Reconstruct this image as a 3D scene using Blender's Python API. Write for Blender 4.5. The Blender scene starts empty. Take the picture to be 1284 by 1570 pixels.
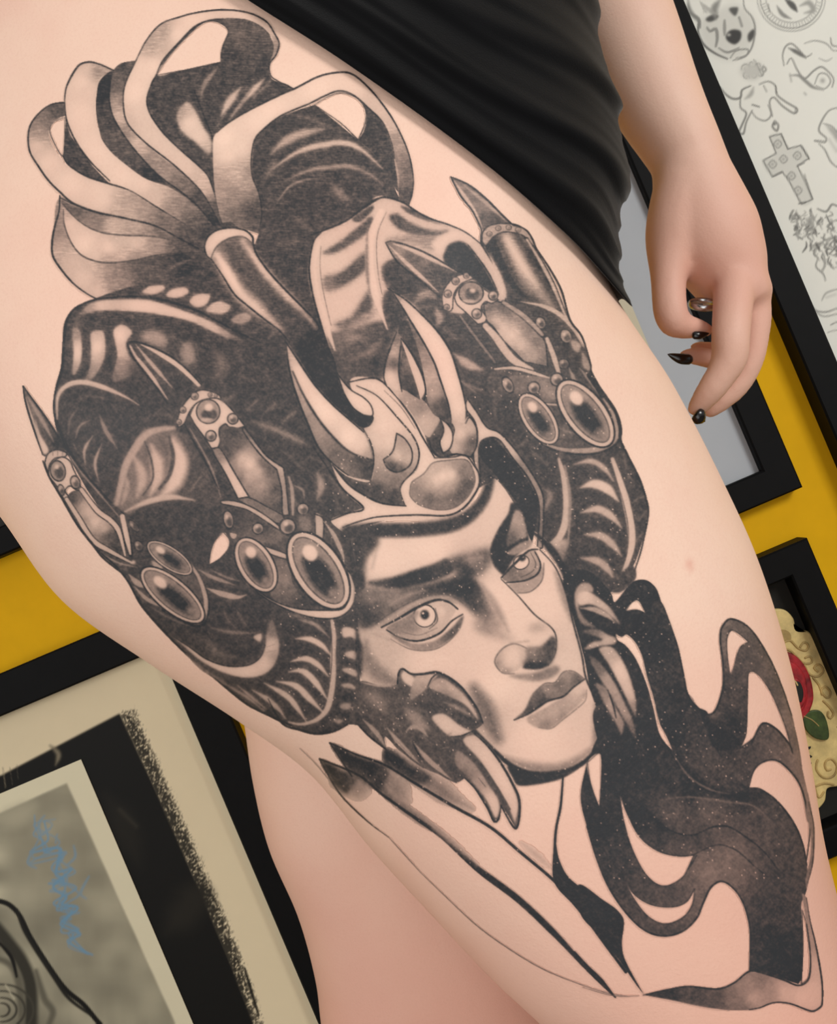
import bpy, bmesh, math, random
import numpy as np
from mathutils import Vector, Matrix
from mathutils.bvhtree import BVHTree

# ---------------------------------------------------------------- camera
FPX = 1683.0                       # focal length in pixels of the 1284 x 1570 frame
ROLL = math.radians(23.0)          # the phone was held tilted
CAM = np.array([0.0, 0.0, 0.74])
RIGHT = np.array([math.cos(ROLL), 0, -math.sin(ROLL)])
UP = np.array([math.sin(ROLL), 0, math.cos(ROLL)])
FWD = np.array([0.0, 1.0, 0.0])
cam_data = bpy.data.cameras.new('camera')
cam_data.sensor_fit = 'VERTICAL'; cam_data.sensor_height = 24.0
cam_data.lens = FPX / 1570 * 24.0
cam_data.clip_start = 0.02
cam = bpy.data.objects.new('camera', cam_data)
bpy.context.scene.collection.objects.link(cam)
cam.matrix_world = Matrix(((RIGHT[0], UP[0], -FWD[0], CAM[0]), (RIGHT[1], UP[1], -FWD[1], CAM[1]), (RIGHT[2], UP[2], -FWD[2], CAM[2]), (0, 0, 0, 1)))
bpy.context.scene.camera = cam
# ---------------------------------------------------------------- light
scn = bpy.context.scene
vs = scn.view_settings
vs.view_transform = 'Standard'; vs.look = 'None'; vs.gamma = 1.0; vs.use_curve_mapping = False
vs.exposure = 0.0
world = bpy.data.worlds.new('room_ambience'); scn.world = world; world.use_nodes = True
world.node_tree.nodes['Background'].inputs[0].default_value = (1.0, 0.97, 0.94, 1)
world.node_tree.nodes['Background'].inputs[1].default_value = 0.42
def area(name, loc, target, sx, sy, power, col):
    d = bpy.data.lights.new(name, 'AREA'); d.shape = 'RECTANGLE'; d.size = sx; d.size_y = sy
    d.energy = power; d.color = col
    o = bpy.data.objects.new(name, d); scn.collection.objects.link(o)
    o.location = loc
    o.rotation_euler = (Vector(target) - Vector(loc)).to_track_quat('-Z', 'Y').to_euler()
    return o
KEY_POWER, LEFT_POWER, FRONT_POWER = 17, 7.5, 3.0
area('right_key', (1.25, -0.6, 1.35), (0.1, 1.0, 0.6), 0.6, 0.5, KEY_POWER, (1.0, 0.975, 0.94))  # unseen key from the right, set low to keep the hip top darker
area('left_fill', (-1.25, -0.45, 1.15), (-0.1, 0.75, 0.65), 0.9, 0.7, LEFT_POWER, (1.0, 0.97, 0.93))  # unseen fill added to lift the left side and far leg
area('front_fill', (-0.1, -0.3, 0.6), (0.0, 0.55, 0.72), 0.9, 0.7, FRONT_POWER, (1.0, 0.985, 0.96))  # unseen soft fill added behind the camera, brightest at mid-thigh

# ---------------------------------------------------------------- helpers
def ray(px, py): return FWD + ((px - 642.) / FPX) * RIGHT + ((785. - py) / FPX) * UP
def P(px, py, d): return CAM + d * ray(px, py)          # a point of the photograph at a real distance
def link(o, parent=None):
    scn.collection.objects.link(o)
    if parent is not None:
        o.parent = parent
        o.location = Vector(o.location) - Vector(origin_of(parent))
    return o
def origin_of(o):
    v = Vector(o.location)
    while o.parent is not None:
        o = o.parent; v = v + Vector(o.location)
    return v
def tag(o, label, cat=None, group=None):
    o['label'] = label
    if cat: o['category'] = cat
    if group: o['group'] = group
    return o
def empty(name, loc, parent=None):
    o = bpy.data.objects.new(name, None); o.location = loc
    o.empty_display_size = .05
    return link(o, parent)
def np_mesh(name, V, Q, smooth=True):
    V = np.ascontiguousarray(V, np.float32); Q = np.ascontiguousarray(Q, np.int32)
    me = bpy.data.meshes.new(name); k = Q.shape[1]
    me.vertices.add(len(V)); me.vertices.foreach_set('co', V.ravel())
    me.loops.add(Q.size); me.loops.foreach_set('vertex_index', Q.ravel())
    me.polygons.add(len(Q)); me.polygons.foreach_set('loop_start', np.arange(0, Q.size, k, dtype=np.int32))
    try: me.polygons.foreach_set('loop_total', np.full(len(Q), k, np.int32))
    except Exception: pass
    me.update(calc_edges=True)
    me.polygons.foreach_set('use_smooth', np.full(len(Q), smooth, bool))
    return me
def attr(me, name, val):
    a = me.attributes.new(name, 'FLOAT', 'POINT'); a.data.foreach_set('value', np.ascontiguousarray(val, np.float32))
def bm_obj(name, bm, mat, parent=None, smooth=False, loc=None):
    me = bpy.data.meshes.new(name)
    bmesh.ops.recalc_face_normals(bm, faces=bm.faces)
    if loc is not None: bmesh.ops.translate(bm, verts=bm.verts, vec=-Vector(loc))
    bm.to_mesh(me); bm.free()
    for p in me.polygons: p.use_smooth = smooth
    me.materials.append(mat)
    o = bpy.data.objects.new(name, me)
    if loc is not None: o.location = loc
    return link(o, parent)
def lin(r, g, b):
    f = lambda c: ((c / 255. + .055) / 1.055)**2.4 if c > 10 else c / 255. / 12.92
    return (f(r), f(g), f(b), 1)
class NT:
    def __init__(s, name):
        s.m = bpy.data.materials.new(name); s.m.use_nodes = True; s.t = s.m.node_tree
        s.b = s.t.nodes['Principled BSDF']
    def n(s, typ, **kw):
        o = s.t.nodes.new(typ)
        for k, v in kw.items(): setattr(o, k, v)
        return o
    def l(s, a, b): s.t.links.new(a, b)
    def val(s, node, i, v): node.inputs[i].default_value = v
    def noise(s, scale, detail=4, rough=.6, coord=None):
        o = s.n('ShaderNodeTexNoise'); o.inputs['Scale'].default_value = scale; o.inputs['Detail'].default_value = detail; o.inputs['Roughness'].default_value = rough
        if coord is None:
            g = s.n('ShaderNodeNewGeometry'); coord = g.outputs['Position']
        s.l(coord, o.inputs['Vector']); return o.outputs['Fac']
    def ramp(s, fac, stops):
        o = s.n('ShaderNodeValToRGB'); s.l(fac, o.inputs[0]); e = o.color_ramp.elements
        while len(e) < len(stops): e.new(.5)
        for i, (p, c) in enumerate(stops): e[i].position = p; e[i].color = c
        return o.outputs[0]
    def mix(s, fac, a, b, blend='MIX'):
        o = s.n('ShaderNodeMix', data_type='RGBA', blend_type=blend)
        for i, v in ((0, fac), (6, a), (7, b)):
            if hasattr(v, 'node'): s.l(v, o.inputs[i])
            else: o.inputs[i].default_value = v
        return o.outputs[2]
    def math(s, op, a, b=0.):
        o = s.n('ShaderNodeMath', operation=op)
        for i, v in ((0, a), (1, b)):
            if hasattr(v, 'node'): s.l(v, o.inputs[i])
            else: o.inputs[i].default_value = v
        return o.outputs[0]
    def attr(s, name): 
        o = s.n('ShaderNodeAttribute'); o.attribute_name = name; return o.outputs['Fac']
    def bump(s, h, strength, dist):
        o = s.n('ShaderNodeBump'); o.inputs['Strength'].default_value = strength; o.inputs['Distance'].default_value = dist
        s.l(h, o.inputs['Height']); s.l(o.outputs[0], s.b.inputs['Normal'])
    def col(s, c):
        if hasattr(c, 'node'): s.l(c, s.b.inputs['Base Color'])
        else: s.b.inputs['Base Color'].default_value = c
    def set(s, **kw):
        for k, v in kw.items(): s.b.inputs[k.replace('_', ' ')].default_value = v
        return s

# ---------------------------------------------------------------- materials
def mat_skin():
    t = NT('skin')
    n1 = t.noise(9, 3, .5); n2 = t.noise(60, 4, .6); n3 = t.noise(900, 2, .6)
    base = t.ramp(n1, [(.3, lin(228, 187, 168)), (.5, lin(233, 197, 177)), (.7, lin(236, 203, 183))])
    base = t.mix(t.math('MULTIPLY', t.math('SUBTRACT', n2, .45), .35), base, lin(224, 168, 152))
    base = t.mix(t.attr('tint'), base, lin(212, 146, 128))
    sp = t.math('MULTIPLY', t.math('SUBTRACT', n3, .48), .5)
    base = t.mix(sp, base, lin(205, 150, 128))
    ink = t.mix(n2, lin(40, 42, 46), lin(52, 54, 57))
    k = t.attr('ink')
    col = t.mix(t.math('SUBTRACT', 1.0, t.math('POWER', t.math('SUBTRACT', 1.0, k), 1.9)), base, ink)
    t.col(col)
    t.set(Roughness=.52); t.b.inputs['Specular IOR Level'].default_value = .28
    t.bump(t.math('ADD', t.noise(700, 3, .6), t.math('MULTIPLY', t.noise(150, 2), .7)), .25, .0006)
    return t.m
def mat_plain(name, rgb, rough=.5, var=.08, scale=40, bump=0., metal=0., spec=.4):
    t = NT(name)
    n = t.noise(scale, 4)
    d = tuple(max(0, c * (1 - var * 2)) for c in rgb); u = tuple(min(255, c * (1 + var)) for c in rgb)
    t.col(t.ramp(n, [(.3, lin(*d)), (.7, lin(*u))]))
    t.set(Roughness=rough, Metallic=metal); t.b.inputs['Specular IOR Level'].default_value = spec
    if bump: t.bump(t.noise(scale * 6, 3), bump, .001)
    return t.m
def mat_cloth():
    t = NT('black_velvet')
    n = t.noise(25, 4); f = t.noise(1500, 2)
    t.col(t.mix(n, lin(4, 4, 5), lin(12, 12, 14)))
    t.set(Roughness=.95); t.b.inputs['Specular IOR Level'].default_value = .1
    t.b.inputs['Sheen Weight'].default_value = .16; t.b.inputs['Sheen Roughness'].default_value = .4
    t.bump(f, .3, .0006)
    return t.m
def mat_print(name, paper, ink, rough=.6, accent=None):
    """paper whose drawing is carried by the surface's own 'ink' values"""
    t = NT(name)
    n = t.noise(30, 4)
    p = t.mix(t.math('MULTIPLY', n, .25), lin(*paper), lin(*[c * .86 for c in paper]))
    c = t.mix(t.math('SUBTRACT', 1.0, t.math('POWER', t.math('SUBTRACT', 1.0, t.attr('ink')), 1.9)), p, lin(*ink))
    if accent: c = t.mix(t.attr('accent'), c, lin(*accent))
    t.col(c); t.set(Roughness=rough); t.b.inputs['Specular IOR Level'].default_value = .25
    return t.m
SKIN = mat_skin(); CLOTH = mat_cloth()
BLACKWOOD = mat_plain('black_painted_wood', (7, 7, 8), .6, .15, 60, .05, 0, .15)
NAIL = mat_plain('black_nail_polish', (14, 12, 14), .18, .05, 50, 0, 0, .6)
SILVER = mat_plain('silver', (190, 192, 195), .25, .05, 50, 0, 1.)
# ---------------------------------------------------------------- ink painter
# A small drawing kit: closed and open smooth paths laid down as ink density on a
# canvas array.  The arrays become per-vertex colour on real surfaces further down.
def toks(t): return t.replace(')!', '!)').replace(')(', ' ').replace('(', ' ').replace(')', ' ').split()
class Canvas:
    def __init__(s, w, h):
        s.w, s.h = w, h
        s.K = np.zeros((h, w), np.float32)      # ink density, 0 = bare surface
        s.P = np.zeros((h, w), np.int16)        # which drawn piece owns the spot
        s.part = 1
        s.ox = s.oy = 0.0; s.sc = 1.0
    def fr(s, ox, oy, sc): s.ox, s.oy, s.sc = ox, oy, sc
    def pts(s, txt):
        out = []; cor = []
        for t in toks(txt):
            c = t.endswith('!')
            v = [float(q) for q in t.rstrip('!').split(',')]
            out.append([v[0] / s.sc + s.ox, v[1] / s.sc + s.oy] + v[2:]); cor.append(c)
        return np.array(out, float), cor
    def curve(s, txt, closed):
        p, cor = s.pts(txt); p = p[:, :2]; n = len(p)
        if n < 3: return p
        segs = n if closed else n - 1
        out = []
        for i in range(segs):
            p1 = p[i]; p2 = p[(i + 1) % n]
            if closed:
                p0 = p[i - 1]; p3 = p[(i + 2) % n]
            else:
                p0 = p[max(i - 1, 0)]; p3 = p[min(i + 2, n - 1)]
            if cor[i]: p0 = p1
            if cor[(i + 1) % n]: p3 = p2
            L = float(np.hypot(*(p2 - p1))) + 1e-6
            m1 = (p2 - p0) * .5; m2 = (p3 - p1) * .5
            for m in (m1, m2):
                q = float(np.hypot(*m))
                if q > L * 1.1: m *= L * 1.1 / q
            k = max(2, int(L / 4) + 1)
            t = (np.arange(k) / k)[:, None]
            h1 = 2*t**3 - 3*t**2 + 1; h2 = t**3 - 2*t**2 + t; h3 = -2*t**3 + 3*t**2; h4 = t**3 - t**2
            out.append(h1*p1 + h2*m1 + h3*p2 + h4*m2)
        if not closed: out.append(p[-1:])
        return np.vstack(out)
    def cover(s, poly, soft):
        pad = int(soft * 2.2) + 2
        x0 = max(0, int(poly[:, 0].min()) - pad); x1 = min(s.w, int(poly[:, 0].max()) + pad + 2)
        y0 = max(0, int(poly[:, 1].min()) - pad); y1 = min(s.h, int(poly[:, 1].max()) + pad + 2)
        if x1 <= x0 or y1 <= y0: return None
        W, H = x1 - x0, y1 - y0; SS = 3
        acc = np.zeros((H, W + 2), np.float32)
        a = poly; b = np.roll(poly, -1, 0)
        lo = np.minimum(a[:, 1], b[:, 1]); hi = np.maximum(a[:, 1], b[:, 1])
        for r in range(H * SS):
            y = y0 + (r + .5) / SS
            m = (lo <= y) & (hi > y)
            if not m.any(): continue
            A = a[m]; B = b[m]
            xs = np.sort(A[:, 0] + (y - A[:, 1]) / (B[:, 1] - A[:, 1]) * (B[:, 0] - A[:, 0])) - x0
            row = acc[r // SS]
            for j in range(0, len(xs) - 1, 2):
                u, v = max(0., min(W, xs[j])), max(0., min(W, xs[j + 1]))
                if v <= u: continue
                for q, sg in ((u, 1.), (v, -1.)):
                    i = int(q); f = q - i
                    row[i] += sg * (1 - f); row[i + 1] += sg * f
        cov = np.clip(np.cumsum(acc, 1)[:, :W] / SS, 0, 1)
        if soft > 0:
            for _ in range(2): cov = box(cov, soft)
        return x0, x1, y0, y1, cov
    def put(s, reg, k, a=1., own=True):
        x0, x1, y0, y1, cov = reg
        cov = cov * a
        s.K[y0:y1, x0:x1] += (k - s.K[y0:y1, x0:x1]) * cov
        if own: 
            Pv = s.P[y0:y1, x0:x1]; Pv[cov > .35] = s.part
    def F(s, txt, k=.9, soft=0., a=1., own=True):
        """filled closed shape; k is one tone or a list of 'x,y,tone' samples blended across it"""
        reg = s.cover(s.curve(txt, True), soft)
        if reg is None: return
        if isinstance(k, str):
            q, _ = s.pts(k)
            x0, x1, y0, y1, _c = reg
            X, Y = np.meshgrid(np.arange(x0, x1) + .5, np.arange(y0, y1) + .5)
            num = np.zeros(X.shape, np.float32); den = num.copy()
            for (x, y, v) in q:
                w = 1. / (((X - x)**2 + (Y - y)**2) + 30.)**1.3
                num += w * v; den += w
            k = num / den
        s.put(reg, k, a, own)
    def hole(s, txt):
        reg = s.cover(s.curve(txt, True), 0)
        s.put(reg, 0., 1., False)
        x0, x1, y0, y1, cov = reg
        s.P[y0:y1, x0:x1][cov > .6] = 0
        s.S(txt + ' ' + toks(txt)[0].rstrip('!'), 1.6, .92)
    def S(s, txt, w=2.2, k=.95, soft=.7, a=1., tp=(.6, .6), own=True):
        """open stroke, w pixels wide, thinning to w*tp at its ends"""
        c = s.curve(txt, False)
        d = np.hypot(*np.diff(c, axis=0).T); L = np.concatenate([[0], np.cumsum(d)]); T = L / max(L[-1], 1e-6)
        prof = np.minimum(np.minimum(tp[0] + (1 - tp[0]) * T / .35, tp[1] + (1 - tp[1]) * (1 - T) / .35), 1.)
        R = w * .5 * prof
        pad = w * .5 + soft + 2
        x0 = max(0, int(c[:, 0].min() - pad)); x1 = min(s.w, int(c[:, 0].max() + pad) + 1)
        y0 = max(0, int(c[:, 1].min() - pad)); y1 = min(s.h, int(c[:, 1].max() + pad) + 1)
        if x1 <= x0 or y1 <= y0: return
        al = np.zeros((y1 - y0, x1 - x0), np.float32)
        for i in range(len(c) - 1):
            a0, b0 = c[i], c[i + 1]
            u0 = max(x0, int(min(a0[0], b0[0]) - pad)); u1 = min(x1, int(max(a0[0], b0[0]) + pad) + 1)
            v0 = max(y0, int(min(a0[1], b0[1]) - pad)); v1 = min(y1, int(max(a0[1], b0[1]) + pad) + 1)
            if u1 <= u0 or v1 <= v0: continue
            X = np.arange(u0, u1)[None, :] + .5 - a0[0]; Y = np.arange(v0, v1)[:, None] + .5 - a0[1]
            dx, dy = b0 - a0; l2 = dx*dx + dy*dy + 1e-9
            t = np.clip((X*dx + Y*dy) / l2, 0, 1)
            D = np.sqrt((X - t*dx)**2 + (Y - t*dy)**2)
            r = R[i] + (R[i + 1] - R[i]) * t
            q = np.clip((r + soft - D) / (2 * soft), 0, 1)
            if soft > 1: q = q*q*(3 - 2*q)
            sl = al[v0 - y0:v1 - y0, u0 - x0:u1 - x0]
            np.maximum(sl, q, out=sl)
        s.put((x0, x1, y0, y1, al), k, a, own)
    def L(s, txt, w, k, soft=1.6, a=1., tp=(.15, .15)): s.S(txt, w, k, soft, a, tp)
    def C(s, txt, w=2., k=.93):
        """outline of a closed shape"""
        c = toks(txt)
        s.S(txt + ' ' + c[0].rstrip('!'), w, k, tp=(1, 1))
    def E(s, x, y, rx, ry, rot, k, soft=0., a=1.):
        n = 40; c, sn = math.cos(math.radians(rot)), math.sin(math.radians(rot))
        poly = []
        for i in range(n):
            t = 2 * math.pi * i / n; u, v = rx * math.cos(t), ry * math.sin(t)
            poly.append(((x + u*c - v*sn) / s.sc + s.ox, (y + u*sn + v*c) / s.sc + s.oy))
        reg = s.cover(np.array(poly), soft)
        if reg is not None: s.put(reg, k, a)
    def bead(s, x, y, rx, ry=None, rot=0, dark=.85, lo=.3):
        ry = ry or rx
        c, sn = math.cos(math.radians(rot)), math.sin(math.radians(rot))
        o = lambda u, v: (x + u*rx*c - v*ry*sn, y + u*rx*sn + v*ry*c)
        s.E(x, y, rx * 1.08, ry * 1.08, rot, .92)
        s.E(x, y, rx * .84, ry * .84, rot, lo)
        px, py = o(.12, .22); s.E(px, py, rx * .5, ry * .5, rot, dark, 1.)
        px, py = o(-.2, -.3); s.E(px, py, rx * .28, ry * .28, rot, .03, .5)
    def gem(s, x, y, a_, b_, rot, rim=.08, ring=.16):
        c, sn = math.cos(math.radians(rot)), math.sin(math.radians(rot))
        o = lambda u, v: (x + u*a_*c - v*b_*sn, y + u*a_*sn + v*b_*c)
        s.E(x, y, a_ * 1.04, b_ * 1.07, rot, .94)
        s.E(x, y, a_ * .99, b_ * .97, rot, rim)
        s.E(x, y, a_ * (1 - ring * .62), b_ * (1 - ring * 1.4), rot, .8)
        s.E(x, y, a_ * (.97 - ring * .62), b_ * (.93 - ring * 1.4), rot, .45)
        px, py = o(.1, .05); s.E(px, py, a_ * .62, b_ * .48, rot, .93, 2.2)
        px, py = o(-.45, -.12); s.E(px, py, a_ * .2, b_ * .3, rot, .02, 1.2)
        px, py = o(.62, .0); s.E(px, py, a_ * .12, b_ * .25, rot, .5, 2.)
def box(a, r):
    n = int(r * 2) | 1
    if n < 3: n = 3
    h = n // 2
    for ax in (0, 1):
        pw = [(0, 0), (0, 0)]; pw[ax] = (h + 1, h)
        c = np.cumsum(np.pad(a, pw, mode='edge'), axis=ax, dtype=np.float64)
        a = ((c[n:, :] - c[:-n, :]) / n if ax == 0 else (c[:, n:] - c[:, :-n]) / n).astype(np.float32)
    return a
# ---------------------------------------------------------------- the tattoo drawing
def draw_tattoo():
    c = Canvas(1284, 1570)
    F, S, L, E, C, H, B, G, fr = c.F, c.S, c.L, c.E, c.C, c.hole, c.bead, c.gem, c.fr
    q = 1284 / 340.
    fA = (0, 0, 3.21); fB = (350, 0, 3.21); fC = (60, 300, q); fD = (280, 300, q); fE = (450, 240, q)
    fF = (640, 260, q); fG = (20, 560, 4.0125); fH = (250, 540, 4.0125); fI = (420, 440, q); fJ = (680, 560, 3.891)
    fK = (100, 780, q); fL = (300, 780, q); fM = (540, 740, 3.21); fN = (480, 960, q); fO = (800, 820, q)
    fP = (900, 1080, 3.203); fQ = (460, 1100, 2.568); fR = (1000, 920, 4.521)
    # ---- 1 knot of ribbons -------------------------------------------------
    c.part = 1
    fr(*fA)
    F('(670,300)(740,200)(900,100)(1100,90)(1284,110)(1340,220)(1325,320)(1340,390)(1430,440)(1284,640)(1100,1110)(1010,1180)(900,1100)(600,900)(480,600)(500,400)', .86)
    fr(*fC)   # fan petals under the knot
    F('(125,10)(340,100)(680,170)(960,300)(1010,380)(1000,600)(750,540)(600,525)(335,598)!(200,510)(80,350)(85,200)',
      '(110,200,.45)(100,330,.25)(250,480,.1)(340,560,.12)(480,480,.5)(600,430,.75)(800,350,.92)(850,450,.93)(450,530,.45)(620,500,.85)(980,500,.93)(200,400,.15)')
    F('(130,30)(200,60)(340,100)(540,130)(680,170)(800,240)(920,300)(960,330)!(900,300)(760,250)(640,235)(500,230)(370,215)(280,180)(200,120)',
      '(200,80,.7)(330,140,.55)(300,160,.5)(430,185,.2)(560,170,.28)(700,210,.6)(850,270,.9)(600,220,.45)')
    F('(135,70)(200,120)(280,180)(370,215)(500,230)(640,235)(760,250)(920,310)!(920,335)(800,330)(680,345)(560,372)(430,388)(330,380)(240,340)(180,260)(145,160)',
      '(170,150,.02)(260,280,.02)(400,300,.04)(560,280,.12)(400,368,.3)(680,280,.42)(800,290,.8)(560,350,.4)(160,120,.3)(320,350,.1)(440,240,.2)')
    S('(130,40)(200,120)(280,180)(370,215)(500,230)(640,235)(760,255)(900,305)', 2, .85)
    S('(140,80)(145,160)(180,260)(240,340)(330,380)(430,388)(560,372)(680,345)(800,330)(920,330)', 2.4, .85)
    S('(120,0)(115,90)(90,180)(75,270)(80,350)(130,430)(200,510)(280,570)(335,598)', 3.2)
    S('(120,10)(200,50)(340,100)(540,130)(680,170)(800,240)(920,300)', 2.6)
    L('(700,480)(780,410)(880,370)', 4, .7)
    fr(*fA)
    F('(325,505)(250,515)(180,570)(142,640)(145,740)(190,820)(240,890)(295,945)(360,1000)(480,1045)(620,1075)(760,1110)(860,1160)(960,1215)(1010,1240)!(1010,1170)(940,1120)(860,1070)(760,1010)(650,940)(530,905)(420,865)(330,815)(290,765)(255,710)(240,650)(260,600)(320,570)!',
      '(280,540,.78)(210,600,.55)(190,650,.4)(180,720,.08)(240,800,.03)(350,900,.02)(500,980,.06)(480,930,.05)(620,1000,.3)(620,1060,.25)(800,1090,.6)(950,1180,.85)(700,990,.4)')
    F('(325,590)(345,660)(400,740)(450,810)(540,905)!(430,870)(340,815)(310,770)(318,680)', .9)
    H('(320,578)(265,600)(245,640)(265,700)(308,768)(318,690)')
    S('(325,505)(250,515)(180,570)(142,640)(145,740)(190,820)(240,890)(295,945)(360,1000)(480,1045)(620,1075)(760,1110)(860,1160)(980,1225)', 3)
    S('(310,770)(340,815)(430,870)(540,905)(650,940)(760,1010)(860,1070)(940,1120)(1010,1170)', 2.6)
    F('(318,490)(330,420)(385,325)(440,305)(500,320)(560,347)!(500,380)(475,440)(470,560)(490,660)(540,740)(620,810)(720,880)(820,915)(900,960)(980,1030)(1040,1110)(1040,1160)(1000,1165)!(900,1095)(780,1020)(650,940)(540,890)(440,790)(370,690)(328,590)',
      '(400,400,.02)(480,345,.4)(430,330,.1)(400,560,.01)(440,460,.06)(480,740,.02)(600,860,.03)(700,900,.05)(760,960,.15)(740,1000,.15)(850,1010,.45)(920,1010,.55)(970,1120,.8)(1030,1130,.9)')
    F('(555,350)(545,440)(545,540)(580,630)(640,720)(720,800)(820,905)!(720,880)(610,800)(530,720)(485,620)(475,500)(490,400)', '(510,450,.93)(510,600,.9)(570,700,.72)(640,780,.8)(740,860,.93)')
    S('(318,490)(330,420)(385,325)(440,305)(500,320)(560,347)', 3)
    S('(318,490)(328,590)(370,690)(440,790)(540,890)', 2.6)
    F('(560,345)(600,310)(670,297)!(620,400)(608,500)(625,600)(700,690)(790,770)(900,850)(980,930)(1040,1020)(1085,1110)!(1050,1110)(980,1020)(900,950)(790,870)(700,780)(620,680)(560,580)(540,500)(545,400)',
      '(610,330,.85)(570,430,.7)(570,510,.3)(595,500,.55)(590,570,.15)(620,650,.45)(680,710,.2)(760,790,.45)(830,830,.45)(900,920,.6)(1040,1080,.93)(980,980,.8)')
    S('(560,345)(545,400)(540,500)(560,580)(620,680)(700,780)(790,870)(900,950)(980,1020)(1050,1110)', 2.2)
    fr(*fA)
    F('(670,298)(720,200)(790,120)(880,85)(980,60)(1100,48)(1220,62)(1310,105)(1355,170)(1375,215)(1360,270)(1330,310)!(1345,205)(1300,140)(1240,105)(1180,90)(1100,92)(1030,100)(960,130)(880,210)(800,300)(765,375)!(735,440)(722,500)(740,560)(800,650)(880,730)(960,800)(1020,860)(1045,920)(1075,1010)(1098,1110)!(1085,1110)(1040,1020)(980,930)(900,850)(790,770)(700,690)(625,600)(608,500)(615,420)',
      '(740,230,.3)(800,150,.3)(700,330,.02)(760,330,.0)(660,450,.0)(690,560,.08)(650,600,.15)(760,700,.1)(900,820,.1)(1000,900,.2)(1060,1050,.8)(880,170,.0)(950,100,.0)(1200,70,.03)(1320,150,.15)(1360,230,.4)')
    F('(1100,95)(1180,92)(1250,110)(1310,155)(1345,210)(1345,260)(1325,320)(1325,390)!(1240,350)(1123,310)(1090,305)!(1092,250)(1125,160)', '(1180,160,.62)(1270,250,.8)(1150,280,.9)(1310,300,.9)(1220,120,.85)(1300,170,.7)')
    F('(735,440)(765,378)(880,350)(1000,325)(1090,308)(1123,310)(1223,345)(1323,385)(1443,435)!(1323,500)(1223,550)(1123,605)(1070,650)(1050,690)!(1050,800)(1052,930)(1020,855)(900,740)(790,640)(735,560)(722,500)', .88)
    F('(870,560)(920,500)(960,540)(1000,620)(1040,690)(1030,760)(960,700)(890,640)', '(900,560,.3)(930,600,.05)(980,680,.08)(1010,740,.25)', 2.5)
    L('(1090,570)(1130,500)(1185,430)', 11, .15, 4); L('(1200,500)(1260,430)(1300,390)', 9, .15, 4); L('(990,480)(1010,410)(1070,335)', 8, .35, 3, .8)
    L('(1130,590)(1180,520)(1230,450)', 6, .4, 3); L('(1250,480)(1330,400)', 8, .3, 4); L('(1070,620)(1110,560)', 8, .45, 4)
    S('(955,440)(1000,560)(1040,660)(1050,700)', 3, .93); S('(1050,690)(1052,800)(1055,900)(1080,1050)(1100,1115)', 3.2)
    H('(770,370)(830,280)(920,180)(1000,112)(1060,105)(1110,130)(1124,160)(1100,220)(1088,270)(1090,305)!(1000,325)(880,350)')
    S('(670,298)(720,200)(790,120)(880,85)(980,60)(1100,48)(1220,62)(1310,105)(1355,170)(1375,215)(1360,270)(1330,310)(1327,350)(1345,385)(1443,435)', 2.6)
    S('(670,298)(615,420)(608,520)(630,610)(720,705)(860,815)(980,930)(1040,1020)(1085,1110)', 2.4)
    S('(768,370)(735,440)(722,500)(740,560)(800,650)(880,730)(960,800)(1020,860)(1045,920)(1075,1010)', 2.2)
    S('(770,370)(800,300)(880,210)(960,130)(1030,100)(1100,92)', 2.4)
    fr(*fB)   # inner dome and the wide ribbon
    F('(130,690)(170,640)(270,570)(425,515)!(520,590)(640,690)!(720,760)(790,850)(830,950)(840,985)(740,965)(640,1030)(560,1090)(440,1160)(410,1284)(380,1330)(180,1340)(120,1250)(150,1150)(160,1050)(150,950)(120,860)', .88)
    L('(210,760)(280,695)(370,655)(470,635)', 13, .28, 5); L('(220,830)(340,750)(480,710)(580,705)(660,740)(760,830)', 9, .15, 3.5)
    L('(280,890)(380,845)(480,825)(600,820)(700,860)(760,910)', 7, .38, 4); L('(240,1000)(300,920)(380,885)(450,880)', 4, .42, 2)
    L('(510,910)(560,960)(600,985)', 14, .5, 7); L('(190,870)(230,800)', 16, .42, 8); L('(330,1080)(400,1130)', 14, .55, 7); L('(250,1200)(330,1180)', 18, .6, 8)
    L('(300,560)(420,590)(520,640)', 5, .6, 3)
    F('(665,500)(720,550)(770,620)(800,700)(830,850)(838,945)(780,850)(720,760)(640,690)!(670,640)(682,570)', .9)
    F('(-75,690)(-55,650)(0,605)(100,545)(250,470)(330,435)(450,375)(560,355)(620,370)(700,440)(780,540)(840,640)(890,760)(912,880)(905,960)(890,1005)!(845,985)(838,900)(820,780)(800,690)(760,600)(690,530)(620,470)(550,447)(480,470)(400,510)(260,570)(170,640)(130,690)!(115,780)(120,870)(150,950)(165,1050)(150,1150)!(50,1120)(-20,1115)!(-45,1050)(-70,900)',
      '(-20,680,.0)(0,760,.04)(60,720,.06)(40,850,.25)(100,850,.4)(20,980,.45)(60,1050,.65)(130,1050,.85)(-30,900,.35)(200,530,.0)(150,600,.02)(450,420,.0)(600,400,.02)(750,550,.12)(820,680,.4)(800,620,.15)(870,850,.65)(840,850,.5)(880,980,.85)')
    L('(820,780)(835,860)(838,940)', 3, .3)
    S('(-55,650)(0,605)(100,545)(250,470)(330,435)(450,375)(560,355)(620,370)(700,440)(780,540)(840,640)(890,760)(912,880)(905,960)(890,1005)', 2.8)
    S('(150,1140)(165,1050)(150,950)(120,870)(115,780)(130,690)(170,640)(260,570)(400,510)(480,470)(550,447)(620,470)(690,530)(760,600)(800,690)(820,780)', 2.4)
    H('(425,515)!(500,472)(560,457)(620,475)(660,510)(680,560)(670,620)(640,688)!(560,610)(490,560)')
    # ---- 2 headdress base --------------------------------------------------
    c.part = 2
    fr(0, 0, 1)
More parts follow.
